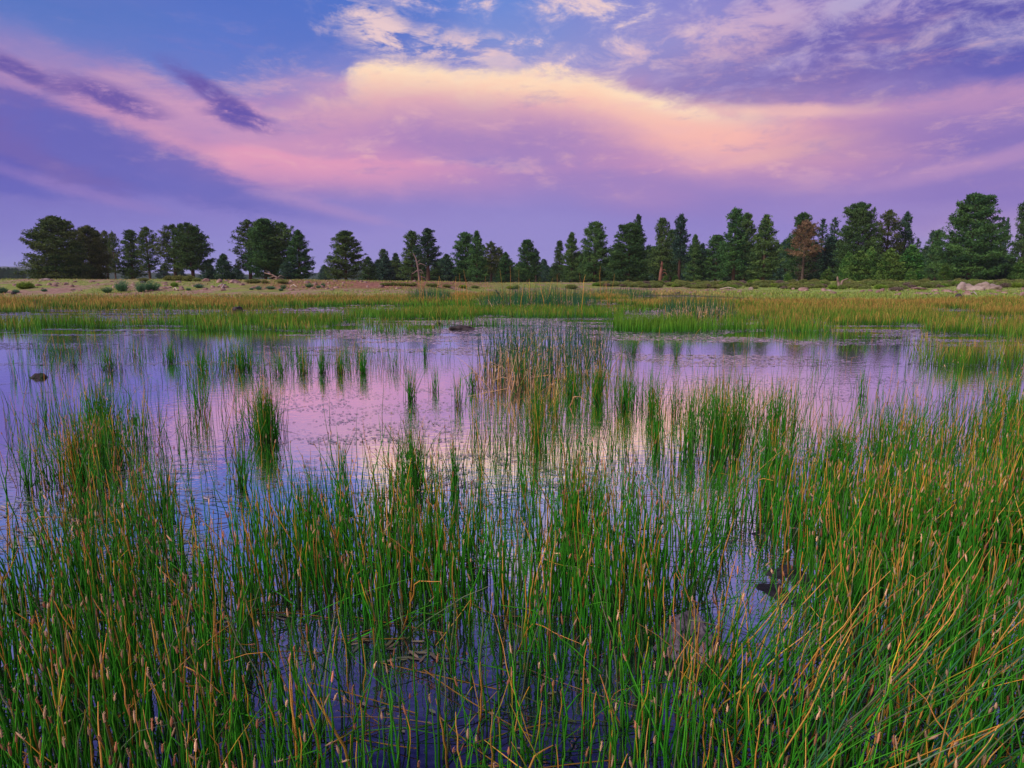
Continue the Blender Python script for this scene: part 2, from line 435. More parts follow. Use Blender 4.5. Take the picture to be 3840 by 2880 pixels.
# floating pondweed: wet leaves
m, T = new_mat('pondweed_leaf')
a = T.n('ShaderNodeAttribute'); a.attribute_name = 'Col'
lw = T.n('ShaderNodeLayerWeight'); lw.inputs['Blend'].default_value = .5
gl = T.n('ShaderNodeBsdfGlossy'); gl.inputs['Roughness'].default_value = .22; gl.inputs['Color'].default_value = (.95, .93, .9, 1)
mx = T.n('ShaderNodeMixShader'); T.put(mx.inputs[0], T.ramp(lw.outputs['Facing'], [(0, (.03,)*3), (.5, (.14,)*3), (.75, (.42,)*3), (.88, (.80,)*3), (1, (.95,)*3)], 'LINEAR'))
T.t.links.new(principled(T, a.outputs['Color'], .4, .3), mx.inputs[1]); T.t.links.new(gl.outputs[0], mx.inputs[2]); finish(T, mx.outputs[0]); M_pad = m

# ground
m, T = new_mat('bank_ground')
geo = T.n('ShaderNodeNewGeometry'); pos = geo.outputs['Position']; sp = T.n('ShaderNodeSeparateXYZ'); T.put(sp.inputs[0], pos)
n1 = T.noise(pos, .35, 6, .6); n2 = T.noise(pos, 2.4, 5, .65); n3 = T.noise(pos, .09, 4, .6)
soil = T.ramp(n2, [(.3, (.16, .085, .075)), (.5, (.27, .16, .13)), (.68, (.36, .24, .20))])
grass = T.ramp(n2, [(.3, (.10, .15, .03)), (.6, (.22, .25, .06)), (.75, (.34, .26, .10))])
gr = T.ss(T.m('ADD', n1, T.m('MULTIPLY', n3, .6)), .67, .90)
right = T.ss(T.m('DIVIDE', sp.outputs[0], T.m('MAXIMUM', sp.outputs[1], 1.0)), .22, .42)
gr = T.m('MAXIMUM', gr, T.m('MULTIPLY', right, T.ss(n2, .35, .6, .35, 1.0)), clamp=True)
grass = T.mix(right, grass, T.ramp(n2, [(.3, (.15, .24, .045)), (.6, (.24, .34, .07)), (.78, (.34, .30, .13))]))
c = T.mix(gr, soil, grass)
uu = T.m('DIVIDE', sp.outputs[0], T.m('MAXIMUM', sp.outputs[1], 1.0))
red = T.m('MULTIPLY', T.m('MULTIPLY', T.ss(uu, -.42, -.32), T.ss(uu, .02, -.10)), T.ss(T.m('ADD', sp.outputs[2], T.m('MULTIPLY', n1, .6)), .95, 1.25))
c = T.mix(T.m('MULTIPLY', red, .85), c, T.ramp(n2, [(.3, (.15, .055, .04)), (.7, (.30, .13, .10))]))
c = T.mix(T.ss(sp.outputs[2], .12, -.02), c, T.ramp(n2, [(.3, (.02, .03, .01)), (.7, (.06, .06, .02))]))
c = T.mix(T.ss(sp.outputs[1], 130, 260), c, (.10, .10, .045))
finish(T, principled(T, c, .95, .1, T.m('ADD', n2, T.m('MULTIPLY', n1, .5)), .7, .12)); M_ground = m

def rock_mat(name, c1, c2, pits=0.0, sc=4.0):
    m, T = new_mat(name)
    tc = T.n('ShaderNodeTexCoord').outputs['Object']
    n1 = T.noise(tc, sc, 7, .65); n2 = T.noise(tc, sc * .4, 3, .5)
    c = T.ramp(T.m('ADD', T.m('MULTIPLY', n1, .7), T.m('MULTIPLY', n2, .3)), [(.36, c1), (.62, c2)])
    h = n1
    if pits:
        vo = T.n('ShaderNodeTexVoronoi'); T.put(vo.inputs['Vector'], tc); vo.inputs['Scale'].default_value = sc * 4.2
        h = T.m('ADD', n1, T.m('MULTIPLY', T.ss(vo.outputs[0], .05, .32), pits))
        c = T.mix(T.ss(vo.outputs[0], .22, .04, 0, .7), c, tuple(v * .25 for v in c1))
    finish(T, principled(T, c, .85, .25, h, .8, .03)); return m
M_rock_dark = rock_mat('dark_rock', (.02, .016, .02), (.07, .055, .06))
M_rock_lava = rock_mat('pitted_rock', (.045, .035, .050), (.210, .165, .215), 1.6, 9.0)
M_rock_pale = rock_mat('pale_rock', (.20, .145, .13), (.36, .28, .255), 0, .8)
M_rock_red = rock_mat('red_rock', (.16, .09, .08), (.34, .22, .20), 0, 1.6)
M_mud = rock_mat('wet_mud', (.004, .004, .007), (.032, .026, .036), 0, 6.0)
M_far = None

# ================================================================== the setting
# terrain: one sheet in polar rings round the camera, out to the horizon
rs = np.concatenate([np.array([0.01]), np.geomspace(.6, 20, 14), np.linspace(22, 130, 110), np.geomspace(133, 4200, 60)])
na = 540
aa = np.linspace(0, 2 * np.pi, na, endpoint=False)
RR, AA = np.meshgrid(rs, aa, indexing='ij')
gx, gy = RR * np.sin(AA), RR * np.cos(AA)
gzv = ground(gx, gy)
idx = np.arange(len(rs) * na).reshape(len(rs), na); nx = np.roll(idx, -1, axis=1)
quads = np.stack([idx[:-1], idx[1:], nx[1:], nx[:-1]], -1).reshape(-1, 4)
tag(link('ground', mesh_np('ground', np.stack([gx, gy, gzv], -1).reshape(-1, 3), [quads], M_ground)), kind='structure')
# pond: a sheet of still water; the ground rises out of it
wy = np.concatenate([np.linspace(-18, 90, 20)]); wx = np.linspace(-95, 95, 20)
GX, GY = np.meshgrid(wx, wy); ii = np.arange(400).reshape(20, 20)
q = np.stack([ii[:-1, :-1], ii[:-1, 1:], ii[1:, 1:], ii[1:, :-1]], -1).reshape(-1, 4)
tag(link('pond_water', mesh_np('pond_water', np.stack([GX, GY, GX * 0], -1).reshape(-1, 3), [q], M_water)), kind='structure')

# far wooded hills: ridges beyond the pines
def hills(name, D, prof, depth, base, c, rough):
    xs = np.linspace(-2.0 * D, 2.0 * D, 600); ys = np.linspace(0, depth, 14)
    px, pz = prof
    X_, Y_ = np.meshgrid(xs, ys)
    h = np.interp(xs / D, px, pz)[None, :] * np.sin(np.pi * np.clip((Y_ / depth) * .85 + .02, 0, 1)) ** .8
    h = h * (.9 + .2 * fbm(X_ / D * 20, Y_ / depth * 2, 1, 4, 8)) + (fbm(X_, Y_, .09, 3, 2) - .5) * rough
    V = np.stack([X_, D + Y_, base + np.maximum(h, -2)], -1).reshape(-1, 3)
    i2 = np.arange(14 * 600).reshape(14, 600)
    q = np.stack([i2[:-1, :-1], i2[:-1, 1:], i2[1:, 1:], i2[1:, :-1]], -1).reshape(-1, 4)
    m, T = new_mat(name)
    n_ = T.noise(T.n('ShaderNodeNewGeometry').outputs['Position'], .08, 6, .7)
    finish(T, principled(T, T.ramp(n_, [(.3, tuple(v * .5 for v in c)), (.7, c)]), .95, .0))
    tag(link(name, mesh_np(name, V, [q], m)), kind='structure')
def pxh(D, rows):     # photograph x,y -> u, height
    return [at_depth(x, y, D)[0] / D for x, y in rows], [at_depth(x, y, D)[2] - 1 for x, y in rows]
hills('near_hills', 1100, pxh(1100, [(-900, 575), (-100, 574), (40, 578), (200, 590), (400, 592), (600, 588), (668, 578), (700, 571), (740, 573), (800, 571), (840, 578), (900, 588), (1300, 592), (2212, 590), (3000, 580)]), 420, 0, (.03, .055, .035), 7)
hills('far_hills', 2600, pxh(2600, [(-900, 572), (0, 571), (30, 570), (60, 576), (300, 590), (600, 590), (760, 580), (900, 592), (2212, 592), (3000, 585)]), 700, 0, (.03, .05, .05), 10)

# ================================================================== pines
def blob_noise(n, s): return rng.normal(0, s, (n, 3))
def tuft_faces(P_, size, C, buf, M=9, up=.35):
    """needle tufts: bursts of thin diamonds round each point"""
    n = len(P_)
    Dv = rng.normal(0, 1, (n, M, 3)); Dv[..., 2] = Dv[..., 2] * .8 + up
    Dv /= np.linalg.norm(Dv, axis=2, keepdims=True)
    L = size[:, None, None] * rng.uniform(.7, 1.25, (n, M, 1))
    s_ = rng.normal(0, 1, (n, M, 3)); sd = np.cross(Dv, s_); sd /= np.linalg.norm(sd, axis=2, keepdims=True)
    w = L * .17
    p0 = P_[:, None, :] + blob_noise(n * M, 1).reshape(n, M, 3) * (size[:, None, None] * .25)
    a = p0; b = p0 + Dv * L * .55 + sd * w; c = p0 + Dv * L; d_ = p0 + Dv * L * .55 - sd * w
    V = np.stack([a, b, c, d_], 2).reshape(-1, 3)
    f = np.arange(n * M * 4).reshape(-1, 4)
    CC = np.repeat((C[:, None, :] * rng.uniform(.75, 1.3, (n, M, 1))).reshape(-1, 3), 4, axis=0)
    buf.add(V, [f], CC)

def pine(seed, H=16.0, W_=7.0, prof=None, bare=.0, dens=1.0, lean=0.0, trunks=1, needle=(.035, .075, .018), tip=(.075, .12, .03),
         bark=(.085, .052, .042), tuft=.42, dead=0.0, rag=.3, nb=None, droop=.0, cover=(0, 1)):
    """returns (wood mesh, foliage mesh); prof = [(t, relative radius)] with t the share of the height"""
    global rng
    keep = rng; rng = np.random.default_rng(seed)
    wood, fol = Buf(), Buf()
    pt, pr = zip(*prof)
    for tr in range(trunks):
        off = np.array([0, 0]) if trunks == 1 else np.array([(-1) ** tr * W_ * .13, rng.normal(0, .4)])
        Ht = H * (1 - .06 * tr)
        K = 10; tt = np.linspace(0, 1, K)
        wob = np.cumsum(rng.normal(0, .05, (K, 2)), 0) * .6
        path = np.stack([off[0] * (.25 + tt * 1.2) + lean * tt ** 1.3 + wob[:, 0], off[1] * tt + wob[:, 1], -.3 + tt * (Ht + .3)], -1)
        r0 = .022 * Ht + .06
        sweep(path[None], (r0 * (1 - tt) ** .8 + .02)[None], np.broadcast_to(np.array(bark), (1, K, 3)) * rng.uniform(.8, 1.1, (1, K, 1)), 7, wood)
        n = nb or int(95 * dens)
        for i in range(n):
            t = bare + (1 - bare) * ((i + rng.random()) / n) ** .9
            R_ = np.interp(t, pt, pr) * W_ / 2
            L = R_ * rng.uniform(1 - rag, 1 + rag * .35)
            if rng.random() < .06: L *= .5
            a = i * 2.399 + rng.normal(0, .5)
            z0 = t * Ht; base = np.array([np.interp(z0, path[:, 2], path[:, 0]), np.interp(z0, path[:, 2], path[:, 1]), z0])
            rise = (.05 + .5 * t ** 1.6 - droop) * L * rng.uniform(.6, 1.3)
            q = np.linspace(0, 1, 5)
            dirv = np.array([math.cos(a), math.sin(a), 0.0])
            bp_ = base + dirv * (q[:, None] * L) + np.array([0, 0, 1.0]) * ((-.10 * L * np.sin(q * 3.1) * (1 - t) + rise * q ** 1.5)[:, None])
            bp_[:, :2] += np.cumsum(rng.normal(0, .03 * L, (5, 2)), 0) * (q > 0)[:, None]
            bp_[:, 2] = np.minimum(bp_[:, 2], Ht * 1.0 - .25 * L)
            br = max(.012, .035 * L ** .7 * (1.1 - t * .5))
            cb = np.array(bark) * rng.uniform(.7, 1.1)
            sweep(bp_[None], (br * (1 - q * .85))[None], np.broadcast_to(cb, (1, 5, 3)), 3, wood)
            if not (cover[0] <= t <= cover[1]) or (dead and rng.random() < dead * (1.2 - t)):
                # bare branch: add twigs
                for k in range(4):
                    s = rng.uniform(.35, 1); p = bp_[int(s * 4)]
                    e = p + rng.normal(0, .22 * L, 3) + dirv * .15 * L
                    sweep(np.stack([p, (p + e) / 2 + rng.normal(0, .03, 3), e])[None], np.array([[br * .45, br * .3, .008]]), np.broadcast_to(cb, (1, 3, 3)), 3, wood)
                continue
            # foliage pads along the outer part, spread sideways
            m_ = max(4, int((5 + 7.5 * L) * dens ** .3))
            s = rng.uniform(.30 if L > 1 else .1, 1.06, m_) ** .8
            px_ = np.stack([np.interp(s, q, bp_[:, k]) for k in range(3)], -1)
            side = np.array([-dirv[1], dirv[0], 0])
            sp_ = rng.normal(0, 1, m_) * (.06 + .24 * L * (1.15 - np.abs(s - .75)))
            px_ += side * sp_[:, None]; px_[:, 2] += rng.normal(.08, .14, m_) - np.abs(sp_) * .12
            mixc = np.clip(rng.normal(.35, .40) + rng.normal(0, .2, m_), -.25, 1.3)[:, None]
            C = np.array(needle) * (1 - mixc) + np.array(tip) * mixc
            tuft_faces(px_, tuft * rng.uniform(.75, 1.25, m_), C, fol)
        # leader
        px_ = np.array([path[-1]]) + np.stack([rng.normal(0, .16, 9), rng.normal(0, .16, 9), rng.uniform(-.9, .15, 9)], -1)
        if not dead or True: tuft_faces(px_, np.full(9, tuft * .8), np.tile(np.array(needle), (9, 1)), fol)
    rng = keep
    return wood.mesh('trunk', M_bark, True), fol.mesh('crown', M_needle, False)

DOME = [(0, .8), (.1, 1), (.3, .97), (.5, .86), (.7, .68), (.84, .46), (.94, .24), (1, .06)]
ROUND = [(0, .6), (.3, .86), (.5, 1), (.66, .9), (.8, .68), (.92, .38), (1, .06)]
CONE = [(0, .95), (.12, 1), (.35, .86), (.6, .62), (.8, .40), (.93, .2), (1, .05)]
NARR = [(0, .7), (.25, 1), (.5, .85), (.7, .66), (.85, .5), (.95, .3), (1, .08)]
TOPPY = [(0, .8), (.15, 1), (.4, .85), (.55, .55), (.7, .42), (.85, .48), (.95, .3), (1, .1)]
YOUNG = [(0, .9), (.2, 1), (.5, .82), (.8, .48), (1, .06)]
GREEN = dict(needle=(.036, .092, .026), tip=(.085, .165, .040))
OLIVE = dict(needle=(.04, .075, .016), tip=(.10, .13, .03))
BLUE = dict(needle=(.025, .07, .045), tip=(.055, .12, .06))
PROTO = {}
def proto(kind, i):
    key = (kind, i)
    if key in PROTO: return PROTO[key]
    s = sum(ord(c) for c in kind) * 31 + i * 7 + 1
    if kind == 'dome':    a = dict(H=16, W_=12.6, prof=DOME, bare=.03, dens=1.5, rag=.32, tuft=.44, **OLIVE)
    elif kind == 'twin':  a = dict(H=16, W_=10, prof=ROUND, bare=.22, dens=.85, trunks=2, rag=.35, **GREEN)
    elif kind == 'open':  a = dict(H=16, W_=7.5, prof=ROUND, bare=.18, dens=.72, rag=.4, **OLIVE)
    elif kind == 'cone':  a = dict(H=16, W_=8.5, prof=CONE, bare=.06, dens=1.15, rag=.35, **GREEN)
    elif kind == 'full':  a = dict(H=16, W_=10, prof=NARR, bare=.08, dens=1.25, rag=.42, **GREEN)
    elif kind == 'slim':  a = dict(H=16, W_=5.6, prof=NARR, bare=.30, dens=.8, rag=.45, **BLUE)
    elif kind == 'peak':  a = dict(H=16, W_=8.5, prof=TOPPY, bare=.10, dens=1.0, rag=.45, **GREEN)
    elif kind == 'sparse':a = dict(H=16, W_=5.5, prof=NARR, bare=.3, dens=.42, rag=.5, **BLUE)
    elif kind == 'young': a = dict(H=6, W_=3.8, prof=YOUNG, bare=.02, dens=.75, tuft=.36, rag=.22, needle=(.045, .125, .022), tip=(.11, .21, .040))
    elif kind == 'small': a = dict(H=8, W_=5, prof=CONE, bare=.03, dens=.8, tuft=.4, rag=.3, **BLUE)
    elif kind == 'big':   a = dict(H=18, W_=12.5, prof=[(0, .75), (.18, 1), (.45, .95), (.62, .78), (.72, .62), (.86, .55), (.95, .34), (1, .12)], bare=.07, dens=1.7, rag=.4, **GREEN)
    elif kind == 'orange':a = dict(H=16, W_=9, prof=[(0, .9), (.3, .9), (.5, 1), (.75, .8), (.9, .5), (1, .15)], bare=.08, dens=.8, rag=.35, needle=(.15, .075, .052), tip=(.25, .13, .09), cover=(.42, 1), bark=(.11, .075, .07), tuft=.36)
    PROTO[key] = pine(s, **a) + (a['H'], a['W_'])
    return PROTO[key]
TREES = []
def tree(kind, i, sx, top, w, D, label, base=None, group=None, rz=None, name='pine_tree'):
    wood, fol, H0, W0 = proto(kind, i)
    x, y, zt = at_depth(sx, top, D, SS)
    x2 = at_depth(sx + w, top, D, SS)[0] - x
    zb = gz(x, y)
    H = max(zt - zb, 1.0)
    e = empty(name, (x, y, zb), rng.uniform(0, 6.28) if rz is None else rz)
    H *= 1.035; sz = H / H0; sxy = max(.6 * sz, min(1.6 * sz, x2 * (.90 if kind == 'dome' else 1.02) / W0))
    e.scale = (sxy, sxy, sz)
    link('trunk', wood, e); link('crown', fol, e)
    tag(e, label, 'tree', group)
    TREES.append((e.name, x, y))
    return e
G1 = 'pines along the far side of the meadow'
def T_(kind, i, sx, top, w, D, label, rz=None): return tree(kind, i, sx, top, w, D, label, None, G1, rz)
T_('dome', 0, 194, 824, 250, 128, 'largest broad round-topped pine at the far left, foliage down to the ground')
T_('dome', 1, 325, 858, 170, 140, 'broad bushy pine close behind the right shoulder of the far left round pine')
T_('slim', 0, 356, 874, 70, 165, 'narrow pine crown peeking out behind the second broad pine from the left')
T_('open', 0, 391, 875, 62, 160, 'left one of two thin airy pines with sky showing through, between broad pines at left')
T_('open', 1, 420, 879, 56, 158, 'right one of two thin airy pines with sky showing through, between broad pines at left')
T_('peak', 0, 484, 871, 120, 142, 'dark dense pine with a knobbly pointed top, left of the lollipop-crowned pine')
T_('open', 2, 549, 861, 92, 138, 'see-through round-crowned pine with visible trunk, left of the twin-topped pines')
T_('open', 3, 645, 853, 125, 134, 'left one of two touching round-crowned pines with bare dark lower trunks')
T_('twin', 0, 712, 848, 135, 132, 'right one of two touching round-crowned pines, with a forked double trunk')
T_('small', 0, 836, 959, 80, 128, 'small compact rounded pine standing in the gap between the left groups')
T_('small', 1, 790, 1005, 70, 150, 'low bushy pine at the foot of the forked double-trunk pine')
T_('small', 1, 890, 1000, 60, 155, 'low olive bushy pine just right of the small compact rounded pine')
T_('open', 3, 928, 836, 125, 136, 'thin olive-brown topped pine at the left of the tall tight trio')
T_('full', 0, 985, 833, 140, 130, 'middle broad dark pine of the tall tight trio behind the fallen pale branch')
T_('twin', 1, 1022, 833, 150, 132, 'right-hand rounded pine of the tall tight trio behind the fallen pale branch')
T_('cone', 0, 1115, 872, 125, 128, 'oval dark pine between the tall tight trio and the blue hill gap')
T_('small', 2, 1072, 985, 85, 125, 'low olive pine bough mass at the right foot of the tall tight trio')
T_('small', 0, 1216, 997, 52, 230, 'small hazy pine standing in the gap in front of the blue hill')
T_('full', 1, 1291, 875, 150, 126, 'stout isolated dark pine right of the blue hill gap, above the red soil bank')
T_('cone', 1, 1379, 967, 75, 160, 'short dark pine just right of the stout isolated pine')
T_('peak', 1, 1437, 940, 66, 205, 'distant bluish round-headed pine between the stout pine and the leaning dead trunk')
T_('small', 1, 1448, 965, 74, 165, 'short bluish pine in front of the distant round-headed pine')
T_('small', 2, 1484, 957, 60, 185, 'small hazy pine top left of the pine behind the leaning dead trunk')
T_('peak', 2, 1542, 876, 118, 140, 'tall ragged spiky-topped pine directly behind the leaning dead trunk')
T_('slim', 1, 1602, 868, 108, 136, 'tall pine with an exposed brown trunk just right of the leaning dead trunk')
T_('small', 0, 1673, 960, 75, 175, 'short dark pine right of the exposed brown trunk pine')
T_('full', 2, 1745, 881, 112, 145, 'bushy left-leaning pine at the left of the mid-row group of four')
T_('cone', 2, 1788, 876, 95, 138, 'spire-topped olive pine in front in the mid-row group of four')
T_('open', 1, 1842, 914, 85, 152, 'round thin-topped pine just right of the spire-topped olive pine')
T_('open', 2, 1869, 934, 62, 160, 'rightmost thin pine of the mid-row group of four')
T_('cone', 0, 1895, 951, 76, 145, 'short cone-shaped pine closing the right end of the mid-row group')
T_('full', 0, 1978, 907, 92, 136, 'isolated oval pine with two trunks showing, behind the tall dark bulrushes')
T_('slim', 0, 2010, 941, 48, 190, 'thin pine top showing right behind the isolated oval pine')
T_('small', 1, 2042, 978, 66, 230, 'hazy low pine filling the dip right of the isolated oval pine')
T_('peak', 0, 2098, 910, 66, 160, 'thin-topped pine just left of a dense cone pine, right of the dip')
T_('cone', 1, 2146, 881, 92, 138, 'dense upright cone pine, first tall one right of the dip in the row')
T_('full', 1, 2232, 843, 130, 134, 'tall wide pine with a lumpy spire and red trunk glimpsed through it, centre-right')
T_('big', 0, 2362, 847, 150, 128, 'very broad dark pine reaching the ground, left of the short broken trunk')
T_('slim', 1, 2394, 819, 62, 150, 'thin spire with rusty dead twigs rising from behind the very broad dark pine')
T_('peak', 1, 2485, 830, 100, 140, 'tall pine directly above the short broken reddish trunk')
T_('small', 2, 2435, 930, 80, 190, 'dim pine between the very broad pine and the one above the broken trunk')
T_('full', 2, 2519, 872, 80, 160, 'dense dark pine wedged between two tall spires, right of the broken trunk')
T_('slim', 0, 2553, 817, 76, 134, 'slender spire pine with a long bare red-brown trunk')
T_('cone', 0, 2609, 888, 75, 150, 'medium pine just right of the slender spire pine')
T_('slim', 1, 2636, 920, 52, 170, 'narrow dim pine at the right end of the group with the slender spire')
T_('full', 0, 2690, 890, 120, 150, 'wide lower pine left of the tall double-peaked pine')
T_('peak', 2, 2760, 796, 138, 134, 'tall open pine with a rounded double peak, second left of the orange-brown pine')
T_('full', 1, 2800, 812, 100, 140, 'second, right-hand crown of the tall double-peaked pair, dark and open')
T_('cone', 2, 2873, 819, 138, 130, 'dense full cone pine left of the dying orange-brown pine')
T_('full', 2, 3012, 812, 120, 150, 'dark green pine standing directly behind the dying orange-brown pine')
tree('orange', 0, 3020, 838, 118, 122, 'dying pine with an orange-brown crown and bare grey lower branches', None, G1, 1.0)
T_('sparse', 0, 3087, 832, 70, 165, 'sparse tiered pine just right of the dying orange-brown pine')
T_('sparse', 1, 3133, 828, 74, 170, 'second sparse tiered pine, left of the tall knob-headed pine')
T_('big', 1, 3226, 774, 165, 138, 'tall knob-headed pine with wide side limbs, highest of the right-centre group')
T_('open', 0, 3336, 802, 105, 142, 'brown-tinged pointed-top pine right of the tall knob-headed pine')
T_('slim', 0, 3401, 808, 72, 144, 'slim dense spire between the brownish-top pine and the big gap')
T_('sparse', 0, 3442, 902, 46, 160, 'thin short pine at the right edge of the right-centre group')
T_('small', 0, 3060, 920, 90, 150, 'low dark bushy pine right of the orange-brown crown')
T_('small', 2, 3120, 900, 110, 152, 'wide dark understorey pine below the sparse tiered pines')
T_('young', 0, 3184, 958, 66, 120, 'leftmost of the bright young pines in front of the right-centre group')
T_('young', 1, 3232, 952, 82, 116, 'bushy bright young pine in front of the tall knob-headed pine')
T_('young', 2, 3268, 940, 58, 121, 'narrow bright young pine between two rounder young ones')
T_('young', 0, 3342, 944, 92, 114, 'yellowest and roundest young pine, centre of the young ones')
T_('young', 1, 3424, 932, 88, 116, 'largest bright green young pine at the right of the young ones')
T_('sparse', 1, 3499, 873, 66, 165, 'thin pointed pine left of a pair beside the largest dark pine')
T_('peak', 0, 3521, 871, 84, 155, 'dark pointed pine just left of the largest dark pine')
T_('full', 1, 3580, 905, 105, 142, 'lower dark pine touching the left flank of the largest dark pine')
T_('big', 0, 3662, 742, 215, 120, 'largest dark pine near the right edge, with a wide ragged crown', 2.2)
T_('small', 1, 3735, 930, 90, 124, 'low dark pine at the right foot of the largest dark pine')
T_('sparse', 0, 3762, 826, 44, 150, 'left one of two slim bare-trunked pines right of the largest dark pine')
T_('sparse', 1, 3779, 828, 44, 152, 'right one of two slim bare-trunked pines right of the largest dark pine')
T_('small', 2, 3777, 984, 66, 120, 'low green pine between the slim bare-trunked pair and the frame edge')
T_('young', 2, 3820, 988, 76, 116, 'dense green young pine near the right frame edge')
T_('peak', 1, 3855, 768, 120, 134, 'tall pine cut by the right frame edge')
T_('young', 2, 3102, 1014, 44, 108, 'small green pine sapling right of the dying orange-brown pine')
T_('young', 0, 2955, 1028, 32, 108, 'tiny pale sapling left of the dying orange-brown pine')
T_('young', 1, 3416, 1010, 38, 104, 'small light green sapling in front of the largest young pine')
T_('young', 0, 3545, 992, 46, 102, 'pointed light green sapling standing alone left of the largest dark pine')
T_('young', 1, 2496, 1046, 24, 104, 'little round sapling right of the short broken trunk')
T_('young', 2, 2533, 1039, 30, 106, 'little sapling at the foot of the slender spire pine')
# the wood behind: dimmer pines filling the gaps
GB = 'dim pines in the wood behind the front row'
LMK = [(600, 'the far left broad pines'), (1130, 'the tall tight trio'), (1330, 'the stout isolated pine'), (1480, 'the short pines right of the stout isolated pine'), (1640, 'the leaning dead trunk'), (1900, 'the mid-row group of four'),
       (2090, 'the isolated oval pine'), (2300, 'the cone pine and lumpy spire centre-right'), (2440, 'the very broad dark pine'), (2640, 'the short broken reddish trunk'), (2900, 'the tall double-peaked pine'),
       (3060, 'the dying orange-brown pine'), (3180, 'the sparse tiered pines'), (3300, 'the tall knob-headed pine'), (3470, 'the bright young pines'), (3590, 'the thin pines left of the largest pine'), (3740, 'the largest dark pine'), (9999, 'the slim bare-trunked pair')]
def near_mark(sx): return next(t for lim, t in LMK if sx < lim)
kinds = ['full', 'cone', 'peak', 'full', 'small', 'cone']
prof_x = [1150, 1350, 1500, 1700, 1850, 2000, 2200, 2350, 2700, 2900, 3100, 3450, 3600, 3900]
prof_y = [1030, 1015, 985, 990, 985, 1015, 975, 950, 935, 930, 930, 945, 960, 950]
for k in range(195):
    sx = (rng.uniform(1340, 3880) if k < 150 else rng.uniform(1340, 2250)) if k > 8 else rng.uniform(330, 1120)
    top = np.interp(sx, prof_x, prof_y) + rng.uniform(-24, 40) if k > 8 else rng.uniform(975, 1020)
    if 1990 < sx < 2090: top = max(top, 1000)
    D = rng.uniform(165, 300)
    kd = kinds[int(rng.integers(0, 6))]
    tree(kd, int(rng.integers(0, 2)), sx, top, rng.uniform(70, 130), D, 'dim dark pine in the wood behind ' + near_mark(sx), None, GB)
for k in range(14):
    tree('small', k % 3, -20 + k * 8 + rng.uniform(-5, 5), rng.uniform(1003, 1020), 26, 420, 'tiny hazy pine in the far blue wood at the left edge', None, 'tiny hazy pines at the left edge')

# ================================================================== measuring back into the photograph (for sowing plants where they stand)
def toV(x, y, z=0.0):
    zc = z - CAMZ
    dep = y * CP - zc * SP; up = y * SP + zc * CP
    return (512 + F * x / dep) / SV, (384 - F * up / dep) / SV
def on_ground(x, y, s=SS, dmin=20, dmax=200):
    rx, ry, rz = ray(x, y, s)
    t = np.linspace(dmin, dmax, 3000)
    zz_ = CAMZ + rz * t - ground(rx * t, ry * t)
    k = np.argmax(zz_ < 0) if (zz_ < 0).any() else len(t) - 1
    return rx * t[k], ry * t[k], gz(rx * t[k], ry * t[k])

